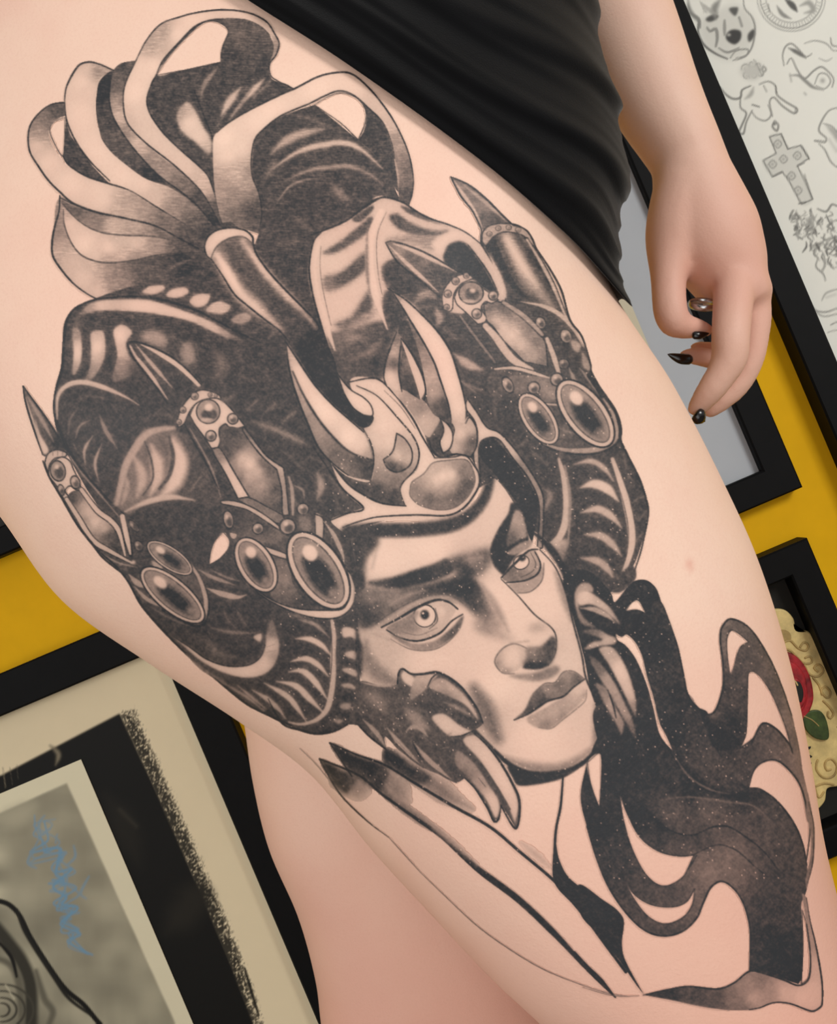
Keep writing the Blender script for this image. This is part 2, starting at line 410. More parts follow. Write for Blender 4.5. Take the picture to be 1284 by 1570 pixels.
    F('(148,457)(112,475)(98,500)(95,560)(85,600)(83,640)(90,670)(105,700)(130,745)(155,790)(140,830)(193,886)(219,931)(272,987)(325,1034)(378,1079)(419,1102)(459,1119)(485,1125)(512,1121)(533,1111)(548,1112)!(552,1045)(556,965)(550,900)(548,820)(620,790)(700,770)(760,740)(800,800)(840,830)(880,900)(905,930)(940,905)(970,870)(985,830)(993,791)(991,760)(975,724)(955,680)(952,655)(939,629)(918,591)(905,567)(873,493)(820,382)(799,350)(783,345)(745,350)(738,374)(703,350)(688,346)(635,322)(590,302)(540,320)(492,356)!(470,380)(400,380)(350,340)(310,380)(290,420)(200,440)', .9)
    fr(*fC)
    L('(225,700)(215,820)(205,960)', 14, .62, 5)
    F('(215,700)(270,640)(330,612)(450,600)(600,600)(700,620)(850,670)(1000,730)(1100,790)(1200,850)!(1100,830)(1000,785)(880,730)(760,700)(620,678)(450,665)(340,668)(260,690)',
      '(230,690,.6)(300,645,.3)(350,640,.04)(600,635,.03)(850,700,.04)(1000,760,.12)(1060,790,.3)(1160,840,.7)', .8)
    S('(335,598)(450,588)(600,585)(720,605)(900,660)(1020,720)(1150,790)(1280,850)', 3)
    for t, k in (('(595,560)(640,525)(720,518)(730,540)(670,572)', .08), ('(735,580)(770,540)(850,532)(865,565)(800,592)', .06), ('(870,610)(915,570)(990,575)(965,632)(905,645)', .08), ('(965,665)(1035,610)(1110,640)(1065,685)', .15), ('(1110,715)(1190,675)(1230,715)(1165,745)', .35)):
        F(t, k, 1.6)
    L('(1240,790)(1330,740)', 9, .5, 4); L('(1330,820)(1400,770)', 9, .55, 4)
    F('(192,770)(235,780)(248,860)(243,960)(205,1040)(190,1030)(200,900)', '(220,900,.0)(212,780,.4)(200,1030,.3)', 1)
    F('(300,795)(370,785)(385,880)(372,960)(320,1050)(265,1075)(295,980)(300,880)', '(335,880,.0)(330,800,.15)(330,1020,.35)(375,930,.2)(280,1070,.6)', 1)
    F('(430,780)(480,745)(540,790)(505,850)(520,920)(570,1000)(480,1070)(420,1065)(452,930)(440,850)', '(460,810,.0)(470,900,.1)(480,990,.4)(520,790,.1)(540,1000,.7)(440,1050,.6)', 1.2)
    F('(590,795)(680,775)(750,830)(720,880)(600,840)', .35, 4); F('(830,850)(890,860)(905,950)(860,985)(815,930)', .4, 4)
    L('(1020,900)(1060,980)(1020,1060)', 16, .6, 8); L('(780,800)(770,840)', 10, .6, 5); L('(1150,900)(1180,1000)', 14, .66, 8)
    S('(335,598)(270,620)(200,660)(155,735)(142,850)(132,1000)(100,1110)(88,1200)(100,1284)', 4)
    fr(*fG)   # left inner dome
    S('(305,0)(265,150)(252,270)(280,380)(330,500)(420,640)(560,800)(680,910)', 4)
    L('(272,330)(272,210)(300,150)(360,112)(440,105)(540,130)(640,170)(720,210)(775,245)', 8, .1, 2, 1, (.3, .1))
    for t, w, k in (('(385,450)(410,375)(480,335)', 4, .42), ('(445,610)(440,520)(490,435)', 5, .22), ('(525,710)(505,600)(545,485)', 5, .22), ('(340,430)(350,340)(400,260)', 4, .55), ('(530,300)(575,410)(640,510)', 7, .42), ('(450,190)(560,200)', 7, .5), ('(400,540)(370,480)', 4, .5), ('(480,700)(440,620)', 4, .6), ('(560,650)(600,580)', 5, .7)):
        L(t, w, k, 2)
    F('(800,400)(900,375)(980,375)(1010,400)!(1080,440)(1180,620)(1230,740)(1280,860)(1100,840)(960,820)(840,850)(710,920)!(650,880)(615,850)(640,750)(670,650)(700,570)(740,480)', '(900,600,.6)(700,800,.55)(1100,600,.85)(1150,780,.8)(800,500,.6)', 1)
    L('(990,385)(900,395)(820,425)(760,500)(700,600)(670,700)(640,850)', 12, .25, 3, 1, (.5, .5))
    L('(740,560)(785,640)(795,720)(760,810)', 15, .22, 5); L('(850,490)(885,600)(885,700)(845,800)', 19, .12, 6); L('(985,460)(1025,560)(1020,650)(970,750)(900,815)', 26, .07, 8, 1, (.4, .1)); L('(1150,690)(1095,770)', 12, .38, 4); L('(690,680)(705,740)(670,860)', 8, .3, 3)
    L('(690,900)(800,850)(900,822)(1000,812)(1120,832)', 9, .14, 2.5); L('(1060,1070)(1120,1090)', 8, .7, 4)
    S('(810,470)(850,580)(860,700)(800,800)', 3, .85, 1.5); S('(960,440)(985,560)(960,680)(900,760)', 6, .88, 2)
    L('(820,330)(900,300)(1000,320)', 5, .72, 3)
    # ---- 3 shell, centre ---------------------------------------------------
    c.part = 2
    fr(*fE)
    F('(160,440)(300,380)(460,270)(530,237)(640,270)(760,340)(900,395)(1000,440)(1085,500)(1140,580)(1200,680)(1230,780)(1225,830)(1000,900)(860,1000)(760,1000)(620,960)(560,1284)(270,1284)(200,1100)(150,930)(110,780)(95,640)(120,490)', .1)
    F('(170,555)(260,500)(360,420)(455,345)(445,420)(340,505)(250,555)(190,567)', .8, 2.5)
    F('(175,700)(260,680)(340,620)(415,555)(425,640)(340,720)(250,768)(190,778)', '(200,740,.6)(300,700,.8)(400,610,.85)', 3)
    F('(235,965)(330,930)(390,850)(435,780)(455,880)(380,975)(290,1005)', '(260,970,.6)(350,940,.8)(420,850,.85)', 3)
    F('(200,1040)(300,1000)(420,965)(540,960)(570,1030)(520,1284)(265,1284)', '(250,1080,.7)(320,1040,.6)(400,1020,.75)(500,1000,.85)(400,1130,.85)(480,1200,.92)(380,1260,.85)', 3); L('(300,1000)(400,950)(480,890)', 16, .4, 8); L('(270,1080)(340,1050)(430,1050)', 12, .5, 7); L('(330,1180)(440,1130)(520,1060)', 12, .55, 7)
    F('(340,360)(460,280)(458,315)(380,380)', .8, 1.5)
    F('(555,350)(600,330)(700,395)(820,430)(905,428)(820,465)(700,450)(600,410)', .82, 2.5); F('(620,285)(700,310)(800,370)(900,402)(760,368)(660,325)', .8, 1.4)
    F('(530,480)(700,455)(850,470)(800,540)(700,505)(560,495)', .45, 4); F('(800,500)(900,440)(1000,445)(1040,500)(900,520)(860,560)', .06, 2)
    F('(515,640)(560,600)(640,590)(720,680)(880,840)(870,1010)(780,960)(690,850)(560,775)(520,700)', .9, 2.5)
    F('(870,570)(900,510)(960,490)(1010,510)(1080,600)(1140,700)(1190,800)(1100,765)(1050,720)(960,680)(880,620)', .93, .5)
    F('(840,860)(900,900)(1000,920)(1060,980)(900,1060)(840,1010)', .9, 1.5); F('(530,790)(590,780)(680,900)(640,960)(600,1010)(560,1090)(535,1150)(525,1000)(515,900)', .9, 2)
    L('(510,320)(455,440)(440,600)(460,740)(500,880)(545,1000)', 12, .03, 1.5, 1, (.8, .2)); S('(540,320)(490,440)(482,560)(495,700)(515,800)', 1.2, .75); 
    L('(700,850)(770,790)(830,830)', 14, .45, 5); L('(720,880)(800,870)', 9, .4, 4)
    L('(140,490)(108,640)(135,820)(190,980)(240,1120)', 13, .05, 1.5, 1, (.8, .2)); S('(160,520)(155,640)(170,760)(195,880)(220,980)', 1.2, .75)
    L('(430,420)(425,560)(430,700)(450,830)', 5, .6, 3)
    S('(60,470)(170,430)(300,375)(400,300)(460,262)(530,235)(640,268)(700,310)(780,355)(900,395)(1000,440)(1085,505)', 3)
    S('(160,440)(118,490)(92,640)(110,790)(150,940)(200,1100)(260,1270)', 3.4)
    S('(1010,510)(1080,600)(1140,690)(1190,800)', 2.4); S('(1085,505)(1140,590)(1195,680)(1230,770)(1228,830)', 3)
    # ---- 4 tube (hair pin) -------------------------------------------------
    c.part = 3
    fr(*fD)
    F('(165,365)(200,300)(270,250)(350,235)(405,275)(430,340)(500,440)(600,550)(700,650)(780,740)(830,850)(880,960)(900,1080)(940,1180)(960,1280)!(850,1180)(760,1080)(700,980)(620,850)(560,780)(480,720)(380,640)(300,570)(230,460)', '(250,350,.7)(400,560,.75)(560,700,.88)(800,900,.94)(850,1100,.94)')
    L('(195,340)(250,440)(320,550)(400,630)(500,710)(580,780)', 20, .06, 9, 1, (.7, .1)); L('(210,350)(270,460)(330,550)', 12, .0, 5)
    L('(350,262)(400,330)(480,440)(580,550)(680,650)(770,760)', 14, .16, 6, 1, (.6, .1)); L('(380,300)(450,410)(540,510)', 5, .04, 3)
    S('(270,290)(330,400)(420,500)(540,620)(640,740)', 9, .88, 6, .8)
    F('(130,290)(150,240)(200,205)(280,190)(360,205)(405,240)(407,272)!(350,235)(270,245)(200,290)(165,350)(168,370)!(140,345)', '(160,300,.04)(250,215,.03)(380,230,.05)(150,340,.15)')
    S('(168,370)(140,345)(128,290)(150,235)(200,200)(280,186)(360,200)(405,238)(410,280)(430,340)(500,440)(600,550)(700,650)(780,740)(830,850)(880,960)(900,1080)', 3.2)
    S('(165,360)(200,292)(270,247)(350,237)(405,275)', 2, .85); S('(168,370)(230,460)(300,570)(380,640)(480,720)(560,780)(620,850)', 3)
    # ---- 5 claws with studded collars --------------------------------------
    c.part = 4
    fr(*fC)
    F('(512,850)(545,843)(640,870)(760,930)(850,1000)(940,1095)(900,1180)(740,1200)!(680,1110)(600,1010)(540,930)', .9)
    L('(528,870)(560,930)(640,1030)(745,1180)', 6, .12, 1.4, 1, (.5, .2)); L('(560,862)(640,960)(770,1110)', 6, .2, 1.6); L('(590,862)(700,915)(820,995)(925,1095)', 8, .06, 1.2, 1, (.2, .8))
    S('(510,855)(540,930)(600,1010)(680,1110)(740,1200)', 3); S('(510,855)(545,843)(640,870)(760,930)(850,1000)(940,1095)', 3)
    fr(*fH)
    S('(165,470)(240,600)(305,730)(355,890)', 3.4, .4, 1); S('(130,440)(200,570)(270,690)(340,840)', 3, .93)
    F('(85,430)(110,350)(160,280)(210,240)(260,233)(340,260)(355,290)(290,287)(230,302)(180,342)(150,395)(130,440)(95,460)', .1); C('(85,430)(110,350)(160,280)(210,240)(260,233)(340,260)(355,290)(290,287)(230,302)(180,342)(150,395)(130,440)(95,460)')
    for x, y, r in ((195, 270, 24), (122, 355, 21), (98, 430, 18), (290, 262, 14), (325, 268, 12)): B(x, y, r)
    pl = '(165,390)(200,320)(280,285)(350,290)(420,350)(505,455)!(440,472)(400,455)(385,440)(350,465)(345,500)(352,550)(332,592)(298,592)!(260,530)(200,450)'
    F(pl, .06); C(pl)
    E(278, 365, 76, 78, 0, .92); E(278, 365, 68, 70, 0, .4); E(285, 385, 48, 36, 0, .88, 1.5); E(282, 340, 26, 24, 0, .02, 1.5); E(270, 415, 40, 12, 0, .2, 1.5)
    B(430, 410, 34); B(295, 515, 34)
    F('(355,480)(400,457)(480,475)(560,570)(640,660)(692,712)(722,800)(735,1000)!(640,950)(530,895)!(440,740)(350,600)!', '(535,690,.0)(490,650,.12)(590,730,.12)(520,760,.2)(600,820,.3)(660,900,.6)(460,570,.7)(430,500,.93)(620,690,.7)(650,720,.8)(700,850,.8)(710,960,.9)(560,880,.5)(480,770,.65)(400,620,.85)')
    F('(300,595)(352,592)(440,740)(530,890)!(462,902)!(380,740)(320,640)', '(400,720,.08)(340,630,.5)(480,870,.03)(440,800,.05)'); C('(300,595)(352,592)(440,740)(530,890)!(462,902)!(380,740)(320,640)', 2.4)
    F('(500,460)(560,540)(640,640)(742,710)!(757,800)(777,1000)!(737,1000)(730,850)(700,722)!(620,652)(540,555)(490,480)', '(520,500,.5)(600,610,.2)(700,700,.15)(740,800,.3)(755,950,.35)'); C('(500,460)(560,540)(640,640)(742,710)!(757,800)(777,1000)!(737,1000)(730,850)(700,722)!(620,652)(540,555)(490,480)', 2.4)
    S('(775,770)(795,850)(800,1000)', 6, .3, 1)
    F('(455,905)(530,895)(640,950)(735,1000)!(745,1035)(700,1052)(600,985)(500,930)', .55); C('(455,905)(530,895)(640,950)(735,1000)!(745,1035)(700,1052)(600,985)(500,930)', 2)
    F('(355,930)(440,930)(540,965)(640,1025)(720,1090)(790,1110)!(780,1200)(600,1190)(430,1110)(375,1010)', '(450,1000,.88)(560,1150,.6)(700,1140,.55)(650,1060,.9)(740,1190,.8)')
    F('(355,912)(440,915)(540,950)(640,1010)(722,1075)!(722,1098)(620,1032)(520,972)(430,947)(360,932)', .14); C('(355,912)(440,915)(540,950)(640,1010)(722,1075)!(722,1098)(620,1032)(520,972)(430,947)(360,932)', 2)
    B(403, 1030, 32, 60, -10); B(585, 1085, 36); B(768, 1072, 52); B(862, 965, 38); L('(810,820)(860,850)(870,900)', 4, .4); F('(835,1010)(900,1010)(920,1080)(870,1110)(830,1050)', .55, 2)
    for t, w, k in (('(370,300)(440,270)', 14, .5), ('(520,350)(580,300)', 14, .42), ('(630,370)(690,320)', 14, .42), ('(740,430)(810,370)', 12, .45), ('(560,430)(700,480)(900,575)', 9, .45), ('(950,740)(975,820)(950,900)', 12, .35), ('(760,620)(840,700)', 12, .62), ('(900,640)(1010,690)', 7, .5), ('(1020,760)(1090,850)(1150,930)', 5, .6), ('(1060,880)(1080,960)', 10, .55), ('(330,90)(360,180)', 14, .7), ('(480,140)(560,180)', 16, .68), ('(620,100)(660,180)', 14, .72)):
        L(t, w, k, 5)
    fr(*fL)
    F('(400,200)(540,250)(560,420)(640,540)(700,575)(560,570)(450,520)(420,400)(450,300)', '(480,320,.6)(510,400,.5)(560,480,.6)(600,545,.9)(430,260,.9)')
    F('(400,215)(525,262)(525,292)(420,255)', .14); C('(400,215)(525,262)(525,292)(420,255)', 2)
    F('(690,30)(740,60)(735,192)(700,192)', .2); C('(690,30)(740,60)(735,192)(700,192)', 2); L('(745,75)(800,150)(850,260)(862,320)', 7, .25, 1)
    F('(310,430)(380,490)(480,545)(600,580)(740,588)(850,580)(885,520)(892,440)(875,350)!(905,390)(928,480)(905,570)(830,628)(720,635)(600,610)(480,560)(380,500)', .04); C('(310,430)(380,490)(480,545)(600,580)(740,588)(850,580)(885,520)(892,440)(875,350)!(905,390)(928,480)(905,570)(830,628)(720,635)(600,610)(480,560)(380,500)', 2.4)
    G(350, 325, 172, 100, 59); G(712, 358, 250, 138, 56)
    F('(200,140)(240,150)(225,175)(205,165)', .2)
    H('(160,135)(195,180)(190,230)(140,290)(78,325)!(85,260)(110,190)')
    fr(*fG)   # far-left claw
    c.part = 5
    F('(62,128)(120,210)(200,320)(260,410)(335,530)(260,560)(190,560)(180,540)(120,370)(75,220)', '(100,250,.6)(180,380,.7)(260,470,.93)(150,440,.8)')
    F('(135,330)(165,420)(220,520)(190,548)(150,440)', .03, .6); L('(78,200)(120,340)(185,535)', 4, .15, 1); L('(90,195)(180,340)(250,470)', 6, .35, 2)
    S('(62,128)(75,220)(120,370)(182,550)', 3); S('(62,128)(120,210)(200,320)(260,410)(335,530)', 3.4)
    F('(195,600)(215,545)(270,520)(330,540)(322,562)(260,572)(225,612)(215,655)', .12); C('(195,600)(215,545)(270,520)(330,540)(322,562)(260,572)(225,612)(215,655)')
    for x in (245, 275, 305): S('(%d,530)(%d,555)' % (x, x), 1.2, .7)
    F('(340,800)(380,770)(430,780)(520,890)(600,970)(650,1090)(685,1175)!(600,1130)(510,1070)(430,960)(350,860)', '(440,860,.2)(500,960,.02)(470,900,.1)(560,1010,.12)(400,830,.6)(600,1050,.85)(640,1130,.93)(560,1060,.65)(450,960,.4)(360,820,.9)')
    pl = '(218,650)(240,600)(300,565)(350,590)(372,640)(400,700)(425,770)!(385,765)(350,742)(320,772)(342,812)(312,825)!(270,745)(225,690)'
    F(pl, .06); C(pl)
    E(276, 650, 50, 68, -12, .92); E(276, 650, 42, 58, -12, .4); E(285, 660, 26, 36, -12, .9, 1.2); E(270, 625, 14, 16, 0, .03, 1.)
    B(383, 720, 30, 42, -15); B(297, 768, 20, 36, -15)
    for t, w, k in (('(330,825)(400,935)(490,1075)(600,1145)(730,1215)', 7, .08), ('(420,765)(520,895)(600,955)(650,1020)(690,1170)', 7, .06)):
        S(t, w + 3.5, .93, tp=(.8, .5)); S(t, w, k, tp=(.8, .4))
    S('(672,925)(690,1010)(725,1165)', 12, .93); S('(672,930)(690,1010)(722,1160)', 7.5, .05, tp=(1, .4))
    S('(185,590)(222,685)(300,815)(400,985)(500,1115)(560,1190)(700,1300)', 4)
    S('(350,560)(420,660)(540,800)(650,930)', 3, .4, 1)
    fr(*fK)
    F('(190,240)(300,300)(430,350)(500,440)(600,560)(700,640)(600,640)(470,560)(380,440)(300,340)', .88)
    B(398, 100, 18, 45, -40, .9, .55); B(425, 215, 24, 34, -25, .9, .5)
    L('(200,250)(300,310)(420,340)', 3, .35, 1); L('(370,380)(420,430)(490,455)', 9, .25, 1.5); L('(400,450)(470,520)(560,570)', 6, .3, 1.4); E(395, 310, 14, 12, 0, .05, .6); E(320, 325, 8, 7, 0, .2, .6); E(350, 345, 8, 7, 0, .4, .6)
    L('(480,560)(600,630)(720,680)', 3, .55); F('(500,300)(560,330)(560,370)(520,350)', .25, 1.2)
    F('(560,350)(740,380)(790,480)(770,560)(680,460)', .72, 1)
    S('(700,300)(770,390)(815,520)(815,610)(775,668)(680,640)(570,585)', 10, .93); S('(715,310)(775,400)(813,520)(808,615)(770,658)(690,635)(590,590)', 6.5, .22, 1)
    G(605, 285, 152, 62, 34, .1, .12); G(622, 500, 228, 92, 40, .06, .13)
    L('(820,460)(900,490)(1000,512)(1050,498)', 9, .22, 1.6); L('(770,350)(850,395)(980,440)', 6, .35, 1.6); L('(840,352)(930,395)(1010,420)', 4, .45, 1.4)
    L('(920,580)(940,640)(990,690)', 4, .58, 2); L('(1000,600)(1030,650)(1060,690)', 4, .6, 2); L('(850,690)(960,715)(1100,720)', 6, .5, 2.4); L('(880,590)(900,540)', 5, .6, 2)
    L('(800,760)(880,830)(960,870)', 14, .62, 7)
    F('(1088,742)(1137,722)(1130,772)', .08, .4)
    # ---- 2 lower left shell ------------------------------------------------
    c.part = 2
    F('(600,725)(720,800)(820,870)(940,910)(1060,905)(1130,860)(1160,790)(1165,720)(1200,640)(1240,780)(1220,890)(1150,960)(1040,978)(920,950)(800,890)(700,810)', '(650,760,.35)(750,830,.04)(900,920,.02)(1050,940,.02)(1150,890,.05)(1190,800,.1)(1200,700,.55)(1210,850,.35)', .5)
    S('(620,735)(720,800)(820,870)(940,910)(1060,905)(1130,860)(1158,790)', 2.4); S('(1170,800)(1215,785)', 1.5, .4); S('(1170,830)(1222,820)', 1.5, .4)
    S('(150,190)(190,240)(300,340)(370,430)(450,570)(650,790)(850,965)(1050,1130)(1200,1205)(1310,1255)', 3.6)
    L('(700,840)(800,930)(950,1020)', 5, .55, 2); L('(900,1000)(1050,1090)(1150,1170)', 5, .4, 2)
    fr(*fL)
    for t, w, k in (('(590,640)(690,670)(775,745)', 6, .35), ('(580,752)(660,755)(730,790)(785,850)', 9, .05), ('(550,885)(640,868)(710,905)(770,970)', 9, .08), ('(540,945)(620,940)(690,1000)(760,1100)', 10, .06), ('(470,1000)(580,1025)(660,1100)(740,1180)', 10, .08), ('(400,1010)(530,1085)(590,1155)(640,1230)', 9, .1), ('(330,1050)(420,1105)(490,1170)(520,1215)', 8, .22), ('(240,1020)(330,1095)(410,1160)', 5, .35), ('(520,610)(600,625)(650,650)', 6, .6)):
        L(t, w, k, 2.4)
    S('(790,650)(803,740)(797,850)(797,960)(787,1060)(762,1160)(700,1222)(610,1248)(540,1235)', 9, .14, 1.6, tp=(.6, .3)); S('(780,690)(790,800)(785,950)(765,1090)', 1.2, .8)
    for t, k in (('(850,690)(900,688)(940,715)(942,765)(900,742)(855,745)', .1), ('(865,832)(920,822)(942,850)(932,875)(870,855)', .16), ('(848,925)(900,922)(942,950)(932,975)(856,942)', .2), ('(842,1015)(900,1012)(932,1045)(860,1035)', .25), ('(840,1130)(900,1126)(892,1162)(835,1155)', .35), ('(795,1222)(855,1222)(830,1250)', .3)):
        F(t, k, 1.4)
    S('(420,1100)(500,1240)(600,1280)(700,1303)(800,1290)(880,1250)', 3.4, tp=(.3, .6))
    # ---- 4 upper right claw ------------------------------------------------
    c.part = 6
    fr(*fF)
    F('(195,43)(300,90)(400,170)(480,250)(552,320)(460,330)(372,350)!(320,240)(250,150)', '(240,90,.55)(330,170,.6)(400,220,.45)(380,280,.75)(460,290,.85)(400,330,.7)')
    L('(215,65)(290,180)(345,265)(375,330)', 6, .1, 1.4); L('(270,90)(400,195)(530,312)', 5, .25, 1.6)
    S('(195,43)(250,150)(320,240)(372,350)', 3); S('(195,43)(300,90)(400,170)(480,250)(552,320)', 3.2)
    F('(395,440)(450,390)(510,362)(600,378)(660,430)(700,520)(760,600)(820,720)(880,870)!(820,825)(700,770)(620,742)(560,700)(520,650)(460,560)', .92)
    L('(510,370)(560,470)(620,590)(700,700)(790,800)', 26, .35, 9, 1, (.8, .2)); L('(520,400)(570,490)(630,590)(690,670)', 13, .05, 6, 1, (.7, .2)); L('(600,385)(650,450)', 6, .35, 4)
    F('(375,415)(380,360)(430,320)(540,313)(620,343)(670,405)(690,470)!(640,405)(590,372)(500,362)(440,392)(398,440)', .25); C('(375,415)(380,360)(430,320)(540,313)(620,343)(670,405)(690,470)!(640,405)(590,372)(500,362)(440,392)(398,440)', 2.2)
    for x, y in ((418, 372), (470, 340), (530, 335), (585, 348)): B(x, y, 17, 15, 0, .7)
    S('(635,400)(700,505)(780,655)(845,810)(872,870)', 8, .93); S('(635,405)(700,510)(780,660)(843,810)(868,862)', 5, .14, 1)
    F('(418,490)(450,540)(490,620)(517,700)(515,750)!(470,705)(450,600)', .08, .5)
    F('(520,760)(640,760)(760,800)(860,880)(960,1010)(1005,1150)(960,1160)(860,1130)(760,1000)(640,860)', .9)
    L('(600,765)(720,788)(820,835)(900,915)(965,1030)', 7, .14, 1.2); B(715, 888, 30, 38, -20); B(862, 965, 34, 44, -20)
    F('(890,985)(945,1008)(935,1062)(900,1035)', .28, 1.2); F('(955,1050)(1000,1125)(1000,1165)(960,1140)', .35, 1.2); B(848, 1125, 34, 30, 0, .9, .55)
    L('(880,1150)(910,1220)(930,1280)', 6, .35, 1.6); L('(940,1150)(1000,1220)(1040,1290)', 6, .4, 1.6)
    S('(552,320)(640,358)(692,460)(765,570)(835,700)(885,870)(955,970)(1005,1130)(1008,1170)(1065,1285)', 3.2)
    S('(372,350)(370,420)(400,470)', 2.6)
    c.part = 4
    fr(*fE)
    F('(540,500)(560,490)(640,508)(760,555)(870,615)(965,672)(900,760)(850,810)!(720,705)(600,605)', '(620,560,.5)(740,620,.6)(800,700,.85)(880,690,.9)(700,590,.75)')
    L('(555,515)(650,612)(840,785)', 6, .12, 1.2); L('(580,505)(700,545)(830,605)(945,668)', 8, .1, 1.6)
    S('(535,500)(600,605)(720,705)(850,815)', 3); S('(535,498)(565,490)(640,508)(760,555)(870,615)(965,672)', 3)
    pl = '(868,885)(862,800)(900,730)(950,690)(1010,680)(1045,705)!(970,740)(930,800)(922,880)(900,898)'
    F(pl, .08); C(pl)
    for x, y, r in ((940, 720, 23), (895, 795, 23), (888, 872, 18), (1002, 690, 18)): B(x, y, r)
    fr(*fF)
    F('(385,780)(450,760)(520,790)(620,870)(700,950)(742,1000)(755,1142)!(620,1112)!(500,990)(440,910)(400,870)', '(460,880,.12)(550,960,.06)(600,1020,.1)(500,920,.08)(680,1080,.3)(410,800,.6)(640,920,.55)(720,1100,.6)(540,830,.55)(500,800,.75)(700,1000,.6)(580,1060,.5)(440,900,.5)'); C('(385,780)(450,760)(520,790)(620,870)(700,950)(742,1000)(755,1142)!(620,1112)!(500,990)(440,910)(400,870)', 2.2)
    for t, w, k in (('(500,770)(620,850)(725,955)', 7, .3), ('(752,980)(790,1080)(822,1185)', 8, .14), ('(395,905)(450,965)(550,1095)(660,1160)', 12, .14), ('(250,850)(350,985)(450,1115)', 4, .45)):
        S(t, w + 3, .93, tp=(.8, .8)); S(t, w, k, 1., tp=(.7, .7))
    F('(450,1160)(780,1220)(850,1284)(440,1310)', .8)
    S('(450,1155)(560,1150)(680,1180)(790,1218)', 8, .93); S('(450,1155)(560,1150)(680,1180)(785,1215)', 5, .1)
    pl = '(215,740)(245,680)(320,650)(370,680)(420,715)(470,755)!(430,775)(395,765)(370,805)(400,855)(390,885)(350,895)!(280,825)(230,780)'
    F(pl, .06); C(pl)
    E(312, 715, 75, 68, 0, .92); E(312, 715, 67, 61, 0, .42); E(318, 722, 40, 36, 0, .9, 1.5); E(322, 700, 18, 14, 0, .02, 1.); E(300, 760, 36, 9, 0, .2, 1.4)
    B(440, 730, 28); B(345, 835, 30)
    L('(110,800)(130,870)(110,900)', 12, .35, 4); L('(160,920)(230,980)', 12, .5, 5); L('(220,1070)(300,1130)(380,1160)', 14, .25, 4); L('(260,1230)(330,1284)', 12, .3, 4)
    fr(*fJ)
    F('(350,100)(450,60)(640,80)(700,120)(760,400)(840,470)(700,490)(600,470)(450,200)', '(450,130,.6)(600,150,.45)(560,190,.85)(700,300,.9)(720,400,.6)(760,440,.85)(650,180,.4)(660,240,.8)')
    S('(610,232)(705,238)', 9, .93); S('(612,232)(702,238)', 5, .2)
    S('(590,462)(700,505)(820,515)(930,505)(1015,462)(1045,400)(1020,290)(960,190)(870,60)', 12, .93); S('(600,465)(700,500)(820,510)(930,498)(1008,458)(1038,400)(1012,290)(955,200)', 8, .3, 1.4, tp=(.4, .3))
    L('(720,390)(780,405)', 8, .4, 3); B(385, 118, 32, 54, -25); B(540, 135, 38); B(678, 85, 40)
    G(568, 320, 172, 88, 56); G(848, 288, 235, 118, 52)
    # ---- 2 right shell -----------------------------------------------------
    c.part = 2
    L('(690,560)(722,680)(738,800)(730,930)(690,1030)(620,1090)', 12, .16, 1.6, 1, (.4, .8)); S('(725,600)(755,760)(755,900)(745,1060)', 5, .45, 2)
    F('(640,1060)(740,1040)(740,1100)(700,1180)(620,1100)', '(680,1060,.2)(700,1120,.5)', 2)
    for t, w, k in (('(780,592)(880,572)(960,615)(1015,690)', 9, .2), ('(820,730)(900,708)(980,738)(1045,810)', 15, .06), ('(820,880)(920,858)(1000,898)(1065,970)', 12, .16), ('(840,1010)(940,1018)(1010,1070)(1065,1140)', 12, .22), ('(820,1150)(920,1168)(980,1215)(1020,1280)', 12, .25), ('(700,520)(760,560)', 8, .7)):
        L(t, w, k, 3)
    L('(1010,560)(1052,680)(1092,820)(1122,980)(1120,1100)(1065,1270)', 12, .08, 1.4, 1, (.5, .5)); S('(1000,590)(1045,720)(1085,860)(1105,1000)(1090,1150)(1040,1270)', 1.4, .8)
    for t in ('(1075,530)(1090,600)', '(1100,650)(1140,700)', '(1140,810)(1195,780)', '(1165,930)(1212,870)', '(1150,1050)(1190,1000)'): L(t, 9, .4, 3)
    S('(880,30)(962,180)(1022,270)(1052,380)(1052,430)(1102,540)(1172,680)(1217,820)(1222,900)(1182,1100)(1130,1260)', 3)
    L('(450,480)(500,450)', 10, .45, 4); L('(540,530)(620,590)', 12, .55, 5); L('(610,860)(640,770)(600,740)', 9, .45, 4); L('(300,150)(310,300)', 8, .55, 4); L('(130,110)(230,150)', 12, .35, 4)
    fr(*fO); F('(470,300)(560,335)(640,280)(665,230)(640,180)(560,230)', .88, 1); fr(*fJ)
    # ---- 7 crown -----------------------------------------------------------
    c.part = 7
    F('(215,480)(260,432)(320,455)(420,575)(510,700)(560,800)(560,900)(530,1065)!(490,960)(470,870)(440,820)!(380,740)(300,640)(230,560)', .94)
    pl = '(145,200)(200,280)(260,370)(330,400)(400,470)(470,560)(550,680)(595,780)(598,900)(592,1090)!(562,1090)(575,900)(560,780)(500,660)(420,560)(340,450)(290,430)(230,450)(212,500)(215,600)(222,660)!(190,600)(180,520)(200,430)(190,340)(130,250)'
    F(pl, '(240,400,.06)(170,270,.1)(400,500,.12)(330,430,.08)(480,600,.45)(560,740,.35)(580,950,.5)(200,560,.25)(585,1050,.4)'); C(pl, 2.2)
    fr(*fI)
    F('(330,1000)(430,1090)(560,1120)!(570,830)(440,550)(590,530)(680,600)(780,700)(860,820)(930,970)(1110,970)(1170,1040)(1195,1140)(1140,1250)(1060,1320)(940,1350)(700,1350)(540,1370)(400,1420)!(330,1350)(430,1310)(520,1280)!(400,1170)', .05)
